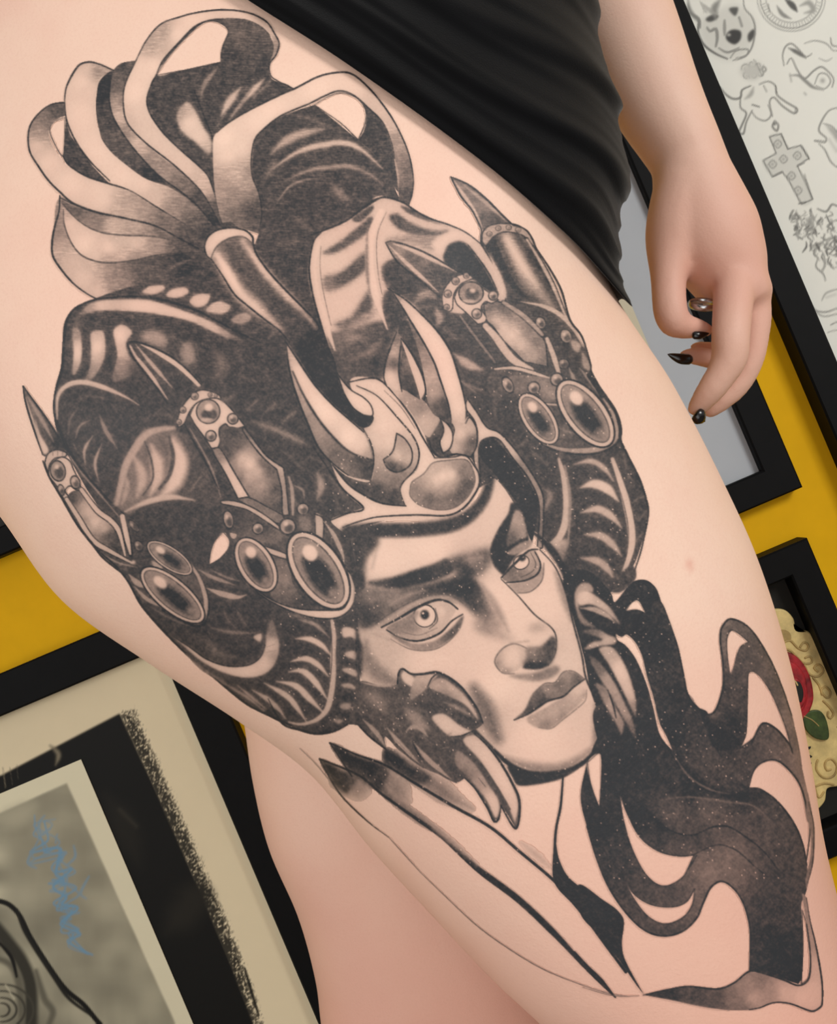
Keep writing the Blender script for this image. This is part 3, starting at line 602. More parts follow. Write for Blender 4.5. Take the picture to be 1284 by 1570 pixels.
    F('(480,580)(570,640)(590,720)(560,800)(520,825)(565,920)(578,1000)(560,1125)(430,1100)(340,1030)(420,1130)(500,1190)(620,1250)(760,1268)!(730,1180)(760,1120)(830,1060)(840,980)(820,890)(760,810)(690,700)(600,610)',
      '(640,800,.04)(620,700,.04)(600,900,.1)(680,900,.06)(620,1080,.45)(660,1020,.2)(600,1180,.85)(700,1210,.88)(700,1130,.55)(500,1170,.88)(720,780,.05)(780,950,.2)(400,1090,.85)(590,1000,.3)')
    pl = '(712,848)(760,880)(800,950)(790,1030)(720,1072)(660,1050)(635,1000)!(690,950)'
    F(pl, '(760,900,.35)(720,980,.04)(750,960,.3)(690,1045,.88)(780,1000,.2)(740,1050,.7)'); C(pl, 2.4)
    S('(480,572)(600,632)(720,760)(810,870)(842,960)(822,1050)(750,1130)(732,1180)(760,1265)', 2.6); S('(440,550)(590,530)(690,610)(800,755)(862,870)(930,985)', 3.2); S('(640,600)(740,700)(820,820)', 1.2, .8)
    S('(520,825)(565,915)(578,1010)(560,1125)', 3)
    S('(340,1030)(420,1130)(500,1190)(620,1250)(765,1268)', 3.4); S('(230,930)(300,1030)(400,1170)(520,1280)(430,1310)(330,1350)', 3)
    F('(70,318)(150,440)(240,570)(340,680)(440,770)(520,835)(560,920)(576,1000)(562,1122)!(430,1090)(340,1020)(260,930)(200,800)(130,620)(90,470)', '(110,560,.25)(160,680,.3)(200,760,.4)(300,900,.5)(270,850,.4)(400,1030,.55)(470,1060,.6)(560,1060,.9)(500,1020,.85)(360,960,.65)')
    F('(75,325)(150,440)(240,570)(340,680)(440,770)(520,840)(560,930)(572,1002)!(480,975)(400,925)(280,795)(180,640)(115,500)', '(100,420,.15)(150,490,.03)(300,720,.0)(430,870,.0)(500,920,.06)(550,970,.3)(350,850,.1)', .5)
    S('(110,490)(180,640)(280,795)(400,925)(480,975)(572,1002)', 4, .93, 1.6); S('(68,315)(150,440)(240,570)(340,680)(440,770)(520,840)', 3.2); S('(70,320)(90,470)(130,620)(200,800)(260,930)(340,1020)(430,1090)', 3)
    F('(360,540)(410,620)(470,720)(575,745)(560,800)(510,812)(440,760)(380,660)', .93)
    F('(360,490)(440,590)(520,640)(565,690)(572,745)(520,742)!(460,700)(410,620)(380,540)', '(400,560,.06)(460,650,.02)(540,700,.03)(375,520,.3)'); C('(360,490)(440,590)(520,640)(565,690)(572,745)(520,742)!(460,700)(410,620)(380,540)', 2.2)
    F('(660,560)(740,590)(860,650)(930,740)(965,770)(905,870)(870,850)(790,720)(700,620)', '(780,660,.35)(870,780,.2)(840,700,.45)(700,600,.15)')
    F('(710,262)(680,340)(650,430)(637,520)(655,575)!(720,600)(745,605)!(725,500)(740,400)(752,320)', '(710,300,.5)(690,380,.2)(690,440,.7)(670,520,.04)(690,580,.1)'); S('(712,262)(680,340)(650,430)(637,520)(655,575)', 2.8); S('(740,300)(728,420)(725,500)(742,605)', 3)
    F('(740,300)(800,420)(830,560)(850,655)!(775,605)(745,560)(742,420)', '(760,440,.6)(790,560,.8)(760,360,.9)(800,620,.93)')
    F('(738,300)(790,380)(850,500)(875,600)(850,655)!(830,580)(790,460)', .05); S('(738,298)(800,385)(860,500)(882,600)(870,655)', 3)
    F('(770,150)(850,300)(920,420)(960,540)(1000,650)(1000,750)!(930,740)(890,660)(880,560)(840,380)(800,260)', '(820,300,.6)(870,420,.4)(900,520,.25)(930,620,.3)(950,720,.7)(980,680,.85)')
    F('(672,8)(760,75)(860,165)(950,260)(1020,370)(1062,490)(1092,600)(1112,700)(1112,790)(1030,790)!(1012,680)(972,560)(930,440)(870,320)(800,200)(730,100)', '(700,50,.3)(760,120,.05)(860,230,.02)(960,380,.0)(1020,540,.0)(1060,700,.03)(1070,780,.15)')
    S('(660,8)(760,72)(860,162)(950,258)(1022,368)(1064,490)(1094,600)(1114,700)(1112,790)', 3.2); S('(672,8)(740,110)(800,210)(870,325)(930,440)(972,560)(1012,680)(1030,780)', 3)
    F('(1030,770)(1100,790)!(1130,750)(1175,820)(1175,920)(1140,985)!(1040,970)(1015,935)!(1050,830)', '(1080,850,.08)(1150,900,.75)(1050,940,.2)(1120,820,.2)(1120,960,.6)'); S('(1112,790)(1135,755)(1175,820)(1175,920)(1140,985)', 2.8)
    F('(900,890)(950,800)(975,765)(980,840)(955,935)(920,935)', .8, .8); F('(962,760)(1012,800)(1038,860)(1022,932)(980,962)!(962,900)(985,830)', .08); C('(962,760)(1012,800)(1038,860)(1022,932)(980,962)!(962,900)(985,830)', 2.2)
    S('(900,890)(920,950)(970,985)(1060,968)(1140,985)', 3.4)
    pl = '(790,1170)(800,1130)(870,1080)(920,1020)(1000,1005)(1110,1000)(1150,1050)(1165,1130)(1120,1220)(1040,1280)(940,1290)(840,1260)(790,1210)'
    F(pl, '(980,1100,.0)(1030,1085,.0)(940,1120,.06)(900,1150,.3)(1090,1070,.6)(1120,1150,.8)(1080,1200,.75)(1000,1230,.65)(900,1225,.7)(820,1180,.5)(1050,1030,.4)(940,1050,.25)(1000,1160,.3)'); C(pl, 1.8, .7)
    S('(930,990)(1040,985)(1110,975)(1165,1040)(1190,1090)(1185,1160)(1110,1270)(1010,1322)(820,1320)(600,1332)(480,1362)(400,1392)', 3)
    # ---- 8 face ------------------------------------------------------------
    c.part = 8
    fr(*fM)
    F('(0,260)(100,225)(300,200)(480,185)(580,140)(660,60)(700,-20)(790,90)(870,280)(930,330)(1010,420)(1070,600)(1130,850)(1160,980)(1220,1150)(1215,1290)(1130,1390)(950,1440)(800,1400)(700,1310)(600,1220)(400,1100)(200,1010)(40,960)(30,700)(30,480)', .02)
    c.part = 8
    F('(0,260)(100,225)(300,200)(480,185)(580,140)(660,60)(700,-20)(790,90)(870,280)(930,330)(1010,420)(1070,600)(1130,850)(1160,980)(1220,1150)(1215,1290)(1130,1390)(950,1440)(800,1400)(700,1310)(600,1220)(400,1100)(200,1010)(40,960)(30,700)(30,480)', '(400,320,.03)(150,380,.03)(60,600,.3)(100,850,.2)(400,900,.04)(700,1000,.02)(900,600,.04)(1080,800,.12)(1150,1100,.1)(900,1250,.02)(650,1150,.2)(560,400,.15)(720,600,.03)')
    S('(-20,245)(120,235)(300,232)(470,212)(575,165)(650,80)(680,-10)', 22, .88, 5, tp=(1, .6)); F('(0,240)(110,250)(130,300)(70,380)(60,470)(30,540)(0,420)', .85, 4)
    F('(20,470)(60,460)(60,560)(30,720)(60,840)(40,960)(20,900)', .9, 2.5)
    F('(30,530)(200,520)(350,500)(480,470)(570,450)(640,520)(690,620)(740,710)(700,720)(640,690)(560,610)(500,570)(400,560)(300,590)(180,660)(80,715)(30,700)', '(100,560,.55)(60,640,.85)(200,570,.5)(180,630,.7)(300,540,.75)(400,520,.85)(480,500,.93)(560,520,.97)(600,600,.85)(640,670,.6)(100,690,.85)(700,700,.35)', 4)
    L('(170,610)(260,560)(350,530)', 8, .42, 6); L('(640,560)(690,650)', 12, .5, 7)
    F('(470,390)(600,340)(690,330)(660,430)(560,470)', '(500,420,.85)(600,390,.55)(680,350,.75)(560,450,.97)', 6)
    F('(70,490)(200,465)(300,432)(400,400)(470,375)(500,430)(440,470)(340,500)(250,520)(140,515)', '(110,490,.75)(250,490,.95)(420,420,.85)(350,470,.95)', 2.5)
    L('(560,380)(640,370)', 14, .35, 7); L('(120,330)(100,420)', 10, .3, 6)
    F('(785,100)(830,115)(870,270)(865,300)(790,385)(750,462)!(700,410)(680,330)(720,230)(770,150)', .93, 1.6)
    F('(800,140)(835,145)(862,262)(822,282)(762,305)', '(820,180,.35)(800,280,.7)(840,250,.4)', 1); F('(765,345)(840,292)(890,288)(870,322)(800,355)', .42, 1)
    F('(740,465)(790,400)(840,355)(895,328)(925,380)(922,440)(870,478)(780,492)', '(880,420,.35)(800,440,.6)(900,360,.3)(860,460,.5)')
    E(833, 392, 42, 36, -25, .92); E(833, 392, 37, 31, -25, .03); E(838, 370, 18, 17, 0, .93, .5); E(842, 365, 5, 5, 0, .1)
    F('(945,400)(935,480)(880,535)(810,542)(770,500)(860,482)(920,440)', .35, 1); S('(945,395)(935,480)(880,535)(815,543)', 1.6, .8)
    S('(735,468)(800,400)(870,335)(915,328)', 3.6); S('(900,340)(928,400)(912,450)(850,482)(760,492)', 3); S('(880,345)(905,400)(885,440)(830,465)', 1.4, .8)
    F('(140,705)(250,632)(370,570)(470,558)(525,600)!(470,590)(410,580)(320,615)(220,675)', .35, .8)
    F('(170,718)(250,670)(340,615)(420,585)(480,600)(512,622)(480,680)(420,740)(330,770)(240,762)', '(220,710,.5)(280,720,.28)(440,640,.1)(430,700,.2)(330,750,.28)(480,620,.2)')
    E(358, 655, 58, 58, 0, .9); E(358, 656, 51, 52, 0, .05); E(358, 650, 22, 24, 0, .95, .6); E(350, 643, 6, 6, 0, .05); S('(410,620)(420,680)(380,720)', 2, .75)
    F('(215,715)(300,640)(330,630)(310,690)(330,720)(260,745)', .5, 3); L('(440,600)(480,620)(450,690)', 8, .2, 4)
    S('(115,695)(240,612)(370,556)(480,546)(545,592)', 2, .75, 1.2); S('(250,735)(330,750)(420,715)', 1.3, .6); S('(300,620)(300,690)(340,720)', 1.2, .5)
    S('(145,712)(230,668)(330,610)(420,577)(480,590)(520,622)', 4.2); S('(170,725)(240,765)(330,778)(430,742)(490,682)(545,648)', 3.2)
    F('(180,740)(300,790)(400,780)(480,725)(548,655)(530,720)(480,775)(400,820)(300,820)', '(300,805,.4)(400,800,.45)(490,740,.75)(220,770,.55)', 1); S('(190,770)(290,820)(400,822)(480,778)(535,710)', 1.4, .7)
    L('(640,500)(700,600)(770,730)', 12, .35, 6); F('(600,680)(690,700)(800,770)(720,770)(620,730)', '(640,700,.45)(740,750,.3)', 6)
    S('(735,475)(820,560)(900,650)(980,712)(1005,760)(1000,840)(965,900)', 2.4, .85)
    F('(705,880)(740,820)(800,795)(860,815)(870,870)(800,930)(740,935)', '(780,860,.03)(800,830,.05)(760,840,.08)(770,890,.06)(810,880,.06)(715,890,.45)(735,840,.25)(830,808,.2)(760,932,.45)(855,885,.4)', 1.6); S('(860,815)(800,793)(740,818)(703,880)(740,935)(800,940)', 2, .7, 1.4)
    F('(860,810)(930,805)(990,755)(1008,800)(985,885)(930,912)(880,905)(845,905)(860,860)', '(900,860,.55)(980,800,.85)(940,880,.8)(880,830,.5)(870,895,.8)', 2); F('(840,912)(880,882)(965,892)(920,918)', .93, 1.2)
    E(915, 712, 50, 22, -10, .28, 5); L('(780,790)(870,780)', 6, .35, 4)
    F('(770,950)(900,935)(1000,900)(1025,915)(1000,950)(900,978)', '(850,960,.45)(960,930,.55)(1010,920,.5)', 2)
    F('(800,1168)(850,1120)(890,1040)(950,990)(1000,985)(1040,935)(1090,930)(1145,968)!(1090,1010)(1040,1050)(970,1072)(900,1122)', '(860,1120,.85)(900,1070,.7)(970,1020,.45)(1030,1000,.6)(1060,960,.4)(1110,975,.7)(940,1080,.85)', .8)
    F('(860,1160)(930,1120)(1000,1080)(1080,1030)(1130,1005)(1155,1040)(1120,1090)(1050,1150)(980,1208)(900,1202)', '(1000,1130,.25)(940,1150,.3)(950,1195,.5)(1050,1110,.3)(1120,1030,.1)(1140,1050,.35)(1040,1150,.5)(890,1180,.3)', 1.6)
    S('(798,1168)(870,1137)(960,1077)(1040,1052)(1090,1007)(1148,966)', 3); S('(890,1040)(950,988)(1000,983)(1040,933)(1090,928)(1145,966)', 1.6, .7); S('(1155,1020)(1150,1070)(1110,1110)(1040,1165)(980,1210)(920,1205)', 1.6, .6)
    L('(740,1350)(900,1405)(1050,1400)(1195,1300)', 16, .45, 8); S('(600,1220)(700,1320)(790,1395)(900,1432)(1050,1420)(1150,1370)(1218,1295)', 7, .93, 2, tp=(1, 1))
    F('(770,1390)(900,1432)(1050,1430)(1160,1370)(1050,1448)(940,1480)(820,1490)(790,1450)', .94, 1)
    L('(1000,440)(1050,560)(1080,680)', 14, .4, 6); L('(1200,1090)(1212,1200)(1190,1290)', 14, .5, 7); L('(70,780)(80,880)(160,960)(260,990)', 22, .5, 9); L('(600,1010)(650,1100)(690,1200)(720,1260)', 26, .6, 11, 1, (.5, .5)); L('(100,740)(200,780)', 8, .3, 5)
    F('(880,235)(935,300)(1010,405)(1060,520)(1100,640)(1120,500)(1060,420)(980,300)', .92, .6)
    S('(925,330)(1000,415)(1052,540)(1092,700)(1132,850)(1152,960)(1205,1090)(1222,1200)(1215,1290)', 3, .9, 1.2)
    # ---- 9 claw hand below the face ----------------------------------------
    c.part = 9
    fr(*fN)
    F('(270,320)(400,345)(490,335)(495,270)(520,247)(570,275)(640,277)(730,275)(850,350)(950,480)(985,560)(920,610)!(1000,680)(1080,780)(1150,900)(1197,1020)(1175,1170)!(1090,1040)(1075,1120)(1050,1132)(1010,1050)(940,940)(880,880)!(830,905)(760,870)(640,820)(560,760)(500,720)(420,640)(425,715)!(330,640)(260,570)(210,530)(240,420)', '(300,400,.72)(420,440,.76)(560,480,.74)(700,460,.85)(860,560,.9)(500,640,.8)(700,700,.82)(900,800,.86)(300,560,.86)(1000,900,.86)')
    F('(510,285)(535,257)(590,300)(607,330)(570,347)(530,325)', .08, .6); F('(600,285)(720,282)(690,315)(650,370)(600,410)(560,420)', '(640,300,.2)(690,290,.12)(640,350,.35)(590,400,.45)', 1.6)
    L('(280,325)(380,345)(480,350)', 3, .3, 1.2)
    F('(670,350)(740,300)(850,370)(930,470)(958,548)(880,455)(760,395)', '(720,330,.3)(800,360,.15)(900,450,.12)(780,390,.5)', .8); L('(760,440)(850,480)(930,530)', 7, .45, 3)
    F('(690,525)(760,508)(860,580)(930,608)!(880,632)(800,640)(730,585)', .1, .8); L('(760,640)(800,620)', 6, .5, 3)
    F('(870,665)(940,630)(1020,700)(1100,800)(1160,930)(1190,1030)(1172,1150)!(1130,1040)(1060,920)(970,780)', '(930,660,.12)(1040,760,.06)(1120,890,.03)(1170,1050,.05)', .6)
    F('(840,720)(940,800)(1020,920)(1072,1000)(1080,1060)(1058,1112)(1000,1000)(900,880)(825,800)', '(900,800,.4)(980,900,.3)(1040,1010,.05)(1060,1080,.03)(880,860,.6)', .8); S('(960,880)(1000,930)', 1.5, .8); S('(860,700)(960,790)(1060,930)(1140,1060)', 5, .88, 1.6)
    for t, w, k in (('(540,610)(570,585)(620,590)(665,640)', 7, .28), ('(590,680)(660,765)(760,855)(805,890)', 8, .25), ('(430,590)(520,700)(615,795)', 8, .25), ('(290,540)(370,620)(420,700)', 7, .3), ('(480,660)(560,740)', 4, .5), ('(740,710)(790,700)', 8, .35), ('(720,740)(800,850)', 4, .5)):
        L(t, w, k, 1.8)
    L('(300,390)(370,430)(420,500)', 20, .5, 9); L('(540,480)(620,560)(680,600)', 18, .42, 8); L('(460,540)(520,620)', 14, .5, 7); L('(640,640)(700,690)', 12, .5, 6); L('(300,480)(350,550)', 12, .55, 6); L('(430,450)(500,440)', 10, .62, 6); L('(350,480)(420,560)', 10, .66, 6)
    S('(490,335)(497,270)(520,247)(570,277)(640,277)(730,270)(850,345)(950,475)(985,560)', 4); S('(730,270)(690,300)(665,350)', 2.2); S('(930,605)(860,635)(800,640)', 2.4)
    S('(920,610)(1000,680)(1080,780)(1150,900)(1197,1020)(1175,1172)(1090,1040)', 4); S('(1090,1040)(1075,1120)(1050,1132)(1010,1050)(940,940)(880,880)', 3.4); S('(830,905)(760,870)(640,780)(580,680)', 3.4); S('(640,820)(560,760)(480,680)', 3); S('(425,715)(330,640)(260,570)', 3)
    # ---- 10 collar blades --------------------------------------------------
    c.part = 10
    fr(*fQ)
    L('(370,165)(480,235)(590,310)(680,360)', 30, .5, 16, 1, (.8, .1)); F('(340,118)(440,188)(520,240)(470,262)(400,222)(332,184)', '(370,155,.95)(440,210,.9)(500,245,.8)', 3)
    L('(300,215)(360,260)(430,330)', 34, .5, 18, .9, (.9, .1)); F('(120,103)(220,147)(330,190)(350,225)(330,270)(360,318)(300,285)(208,228)', '(170,150,.95)(280,200,.93)(330,220,.8)(300,265,.9)', 3)
    L('(160,245)(220,275)(270,290)', 34, .45, 18, .9, (.9, .1)); F('(80,166)(170,210)(225,240)(205,275)(180,300)(137,264)', '(110,200,.95)(160,235,.88)(205,255,.75)', 3)
    L('(330,300)(450,385)(560,465)', 14, .6, 8, .9, (.5, .2))
    S('(118,100)(220,145)(335,187)(450,257)(600,347)(750,432)(870,532)(1000,642)(1100,752)(1180,862)(1284,1002)', 4.6, tp=(.5, 1))
    S('(77,163)(230,227)(330,307)(470,407)(560,472)(700,602)(860,722)(1000,852)(1130,992)(1243,1102)', 5, tp=(.5, .5)); S('(470,400)(560,465)(700,595)(860,716)(1000,848)(1130,988)(1235,1095)', 10, .92, 1.6, tp=(.1, .2))
    L('(470,380)(570,465)(700,580)', 8, .35, 5)
    S('(118,100)(205,232)', 3); S('(77,163)(135,267)(180,327)(270,412)(350,472)', 2.4, .9, tp=(1, .4)); S('(350,472)(430,560)(475,610)', 1.6, .6)
    S('(0,122)(60,180)(112,243)', 1.3, .5); S('(475,610)(560,692)(700,822)(840,922)(960,992)(1080,1042)(1200,1082)(1290,1098)', 1.4, .72)
    S('(1037,228)(1027,350)(1008,450)(1000,620)', 4, tp=(.7, .8)); L('(870,490)(930,540)(985,590)', 10, .2, 6)
    F('(1005,490)(1022,560)(1060,630)(1150,700)(1250,762)(1277,802)(1268,900)(1284,985)!(1180,862)(1080,742)(1000,642)', .94)
    fr(*fP)
    F('(-40,885)(80,960)(150,1010)(180,1060)(172,1150)(187,1250)(282,1427)!(240,1372)(150,1242)(60,1132)(-30,1030)', .94)
    S('(-60,1220)(0,1285)(70,1352)(140,1437)', 5, .93, tp=(1, .3)); S('(-20,1390)(140,1432)(280,1430)', 1.3, .6)
    # ---- 11 flowing hair ---------------------------------------------------
    c.part = 11
    fr(*fO)
    F('(540,390)(600,320)(650,270)(720,262)(780,310)(820,420)(870,560)(920,720)(960,900)(1010,990)(1080,1040)(1000,1300)(430,1300)(460,1100)(400,900)(360,700)(300,480)(240,250)(330,200)(420,230)(520,340)', .94)
    fr(*fR)
    F('(-20,560)!(0,0)(65,20)(120,150)(180,330)(220,520)(250,660)(310,740)(390,792)(440,762)(480,660)(497,560)(490,420)(475,300)(475,235)(485,190)(530,135)(590,140)(660,180)(730,260)(830,430)(910,620)(970,800)(1010,980)(1040,1150)(1090,1380)(1122,1537)!(1080,1537)(1050,1380)(1020,1280)(960,1190)(900,1130)(830,1110)(750,1140)(690,1220)(668,1300)!(700,1400)(400,1450)(-20,1400)',
      '(30,300,.95)(150,700,.93)(350,880,.94)(480,960,.93)(560,850,.93)(420,800,.75)(560,700,.78)(620,420,.75)(500,300,.6)(560,170,.65)(800,500,.68)(700,330,.72)(950,850,.55)(800,960,.72)(600,1080,.78)(400,1150,.8)(500,1280,.72)(1000,1100,.55)(1060,1350,.45)(560,1000,.96)(180,1000,.9)(300,1300,.94)(600,1320,.8)(900,1080,.65)')
    F('(250,640)(330,760)(420,820)(560,1000)(450,1050)(350,960)(260,800)', .95, 4, .7)
    L('(150,1050)(260,1190)(400,1290)(560,1340)', 3, .6, 2); L('(560,1050)(640,1030)', 4, .6, 2)
    H('(545,520)(525,400)(520,270)(550,210)(600,230)(672,290)!(620,320)(590,380)(570,460)'); H('(665,640)(670,510)(700,495)(750,530)(820,630)(880,760)(930,890)(960,1002)!(880,910)(810,860)(770,855)(740,890)(700,960)(615,1022)!(655,920)')
    S('(0,0)(65,20)(120,150)(180,330)(220,520)(250,660)(310,740)(390,794)(440,764)(480,660)(497,560)(490,420)(475,300)(475,235)(485,190)(530,135)(590,140)(660,180)(730,260)(830,430)(910,620)(970,800)', 2.8); S('(970,800)(1010,980)(1040,1150)', 1.6, .7)
    S('(690,1000)(740,890)(770,855)(810,860)(880,910)(960,1010)(975,1060)', 3)
    fr(*fP)
    F('(0,290)!(65,240)(60,0)(500,0)(620,200)(780,405)(850,415)(930,470)(1010,570)(1060,680)(1082,790)(1087,870)(1075,930)(1055,980)(1060,1100)(1062,1330)(1040,1374)!(940,1340)(870,1318)(800,1312)!(803,1120)(785,1020)(750,940)(700,885)(655,870)(610,900)(575,970)(540,1050)(470,1115)(380,1137)(290,1112)(200,1032)(110,902)(50,762)(0,600)(-30,450)',
      '(100,300,.96)(200,200,.95)(300,350,.94)(500,420,.95)(50,600,.94)(120,800,.88)(300,1080,.78)(420,1105,.75)(400,940,.75)(560,1000,.62)(600,820,.5)(560,780,.6)(700,740,.55)(720,820,.6)(420,530,.72)(600,540,.68)(560,660,.82)(700,640,.7)(850,560,.76)(900,700,.76)(950,850,.82)(900,1000,.85)(930,1200,.94)(980,1320,.97)(850,1250,.9)(430,700,.75)(250,560,.95)(350,640,.9)(300,880,.8)(400,150,.94)(600,300,.78)(780,460,.92)(1030,900,.8)')
    S('(410,220)(500,350)(620,428)(720,452)(790,425)', 14, .95, 5, .8, tp=(.3, .3)); L('(420,235)(500,350)(600,415)(700,440)', 3, .6, 1.6); L('(360,470)(500,455)(700,480)(820,500)(920,590)', 3, .6, 2)
    S('(200,430)(300,540)(420,622)(520,642)(620,602)(700,602)(780,650)(870,722)(940,810)', 2.6, .93); S('(520,742)(600,702)(660,690)(740,720)(820,790)(890,850)', 2.2, .9); L('(260,490)(330,570)(420,640)', 10, .95, 5)
    L('(180,300)(170,420)(190,560)', 12, .97, 5)
    H('(5,285)(65,240)(73,330)(63,512)!(20,390)'); H('(165,450)(200,540)(260,650)(350,720)(450,745)(527,740)!(500,800)(470,850)(400,890)(340,880)(280,820)(220,700)(180,560)'); H('(195,880)(240,940)(320,985)(420,995)(490,970)(530,905)!(520,980)(480,1040)(410,1075)(350,1070)(290,1030)(230,950)')
    S('(540,742)(500,810)', 2.4); S('(0,600)(50,762)(110,902)(200,1032)(290,1112)(380,1137)(470,1115)(540,1050)(575,970)(610,900)(655,870)(700,885)(750,940)(785,1020)(803,1120)(800,1312)', 2.8); S('(795,410)(850,415)(930,470)(1010,570)(1060,680)(1082,790)', 2.8)
    S('(795,410)(830,310)(900,273)(960,290)(1040,380)(1080,500)(1097,620)(1080,765)', 2.8)
    F('(1085,430)(1112,560)(1118,650)(1112,780)(1087,870)(1080,915)!(1075,860)(1097,760)(1102,650)(1080,520)', .5); S('(1090,480)(1112,570)(1117,650)(1110,780)(1085,880)', 2, .85)
    F('(1058,930)(1080,950)(1100,1070)(1130,1200)(1157,1370)(1157,1470)(1140,1492)(1105,1507)!(1000,1472)(920,1467)(850,1492)(780,1502)(700,1502)(560,1482)(420,1452)(280,1427)!(400,1402)(500,1387)(640,1397)(720,1372)(800,1312)!(860,1320)(960,1352)(1040,1382)(1090,1352)(1100,1250)(1090,1130)!',
      '(400,1430,.88)(550,1430,.78)(650,1450,.75)(720,1440,.55)(780,1380,.4)(850,1360,.5)(900,1420,.35)(980,1420,.12)(1060,1440,.05)(1110,1420,.06)(1130,1300,.12)(1115,1150,.3)(1085,1000,.4)(770,1490,.55)(820,1440,.25)')
    H('(1060,1010)(1080,1080)(1097,1200)(1097,1300)(1085,1350)(1055,1372)!(1063,1200)')
    S('(280,1427)(400,1400)(500,1385)(640,1397)(720,1370)(800,1310)(860,1318)(960,1350)(1040,1380)(1090,1350)(1100,1250)(1080,1080)', 2.8); S('(800,1500)(850,1490)(920,1465)(1000,1470)(1105,1507)(1142,1492)(1157,1470)(1157,1370)(1130,1200)(1100,1070)(1080,950)', 2.8, tp=(.6, .3)); S('(280,1427)(420,1452)(560,1482)(700,1503)', 1.5, .5)
    # ---- 12 claws right of the face ---------------------------------------
    c.part = 12
    fr(*fO)
    F('(308,340)(345,280)(400,285)(415,330)(355,332)(330,400)(342,490)(318,440)', .3, 1.5)
    F('(328,345)(380,325)(450,368)(520,430)(575,525)!(480,440)(400,402)(335,408)', '(370,350,.1)(450,390,.2)(520,460,.25)', .8); L('(345,425)(420,432)(500,470)(540,505)', 8, .28, 2); L('(330,440)(360,500)(420,530)', 8, .45, 3)
    F('(355,560)(440,548)(500,578)(548,600)(540,632)(460,642)(390,662)(360,665)!(400,625)(470,605)', '(430,570,.55)(500,600,.2)(420,640,.15)(390,590,.7)', 1)
    F('(450,660)(520,650)(580,720)(630,830)(662,960)(662,1060)!(620,970)(560,850)(500,740)', '(520,690,.25)(580,780,.06)(630,900,.12)(655,1020,.4)', .6); F('(395,700)(470,760)(540,860)(600,980)(650,1090)(662,1190)!(580,1040)(500,900)(430,790)', '(440,750,.6)(520,860,.3)(600,1000,.35)(650,1140,.6)', 1)
    F('(430,860)(500,900)(545,1000)(592,1090)(580,1165)!(530,1060)(470,960)', '(470,900,.5)(530,1000,.3)(580,1110,.4)', 1); S('(500,900)(530,980)(548,1060)', 3, .93)
    H('(545,570)(580,590)(610,575)(660,620)(700,700)(730,820)(770,950)(800,1080)(850,1180)(882,1262)!(800,1160)(760,1000)(720,860)(660,720)(600,640)(555,610)'); H('(605,440)(640,390)(680,380)(722,457)!(670,435)')
    # soft grey modelling between neighbouring tones, kept inside each drawn piece
    lines = np.clip((c.K - .905) / .02, 0, 1) * (c.P > 0)
    M = (c.P > 0).astype(np.float32); amt = np.zeros(14, np.float32); amt[[2, 3, 4, 5, 6, 7, 9, 12]] = .24; amt[[1, 8, 10, 11]] = .12
    for r, f in ((3, .8), (8, .7)):
        bl = M * c.K
        wt = M.copy()
        for _ in range(2): bl = box(bl, r); wt = box(wt, r)
        bl = bl / np.maximum(wt, .02)
        c.K += (bl - c.K) * amt[c.P] * f * M
    c.K += (.965 - c.K) * lines * .85                   # outlines stay crisp over the shading
    # pores and fine grain of healed ink
    rng = np.random.default_rng(7)
    n = rng.random(c.K.shape).astype(np.float32); g = box(n, 1.); g2 = box(n, 4.)
    g = (g - .5) / g.std(); g2 = (g2 - .5) / g2.std()
    flat = np.clip((c.K - .72) / .1, 0, 1) * np.clip((.94 - c.K) / .025, 0, 1) * np.isin(c.P, [1, 2, 3, 4, 5, 6, 9])
    c.K -= .06 * flat                                   # packed shading heals a little lighter than the outlines
    c.K = np.clip(c.K * (1 + .05 * g + .014 * g2), 0, 1)
    hs = rng.random(c.K.shape).astype(np.float32); cs = np.cumsum(np.pad(hs, ((0, 0), (9, 0))), 1); hs = (cs[:, 9:] - cs[:, :-9]) / 9; hs = (hs - hs.mean()) / hs.std()
    fade = np.clip((640 - np.arange(1570)) / 160., 0, 1)[:, None].astype(np.float32)
    c.K = np.clip(c.K - (.055 * np.clip(hs, -1, 3) + .015) * fade * (c.K > .2), 0, 1)          # skin furrows showing in the upper ink
    for _ in range(1500):
        x = int(rng.uniform(430, 1200)); y = int(rng.uniform(560, 1350))
        if x + .55 * y < 900 or c.K[y, x] < .25: continue
        a = rng.uniform(.25, .75); c.K[y:y+2, x:x+2] *= 1 - a; c.K[y, x] *= .8
    return c
# ---------------------------------------------------------------- room
WALL = 1.10
def wxz(px, py, d=WALL):
    p = P(px, py, d); return p[0], p[2]
def box_bm(bm, x0, x1, y0, y1, z0, z1):
    v = [bm.verts.new((x, y, z)) for x in (x0, x1) for y in (y0, y1) for z in (z0, z1)]
    for f in ((0, 1, 3, 2), (4, 6, 7, 5), (0, 4, 5, 1), (2, 3, 7, 6), (0, 2, 6, 4), (1, 5, 7, 3)): bm.faces.new([v[i] for i in f])
YELLOW = mat_plain('yellow_wall_paint', (240, 184, 6), .7, .02, 14, .15, 0, .2)
FLOORM = mat_plain('grey_floor', (120, 112, 104), .5, .1, 8)
bm = bmesh.new(); box_bm(bm, -2.2, 2.2, WALL, WALL + .1, 0, 2.6); wall = bm_obj('wall_back', bm, YELLOW); wall['kind'] = 'structure'
bm = bmesh.new(); box_bm(bm, -2.2, 2.2, -1.6, WALL + .1, -.1, 0); fl = bm_obj('floor', bm, FLOORM); fl['kind'] = 'structure'
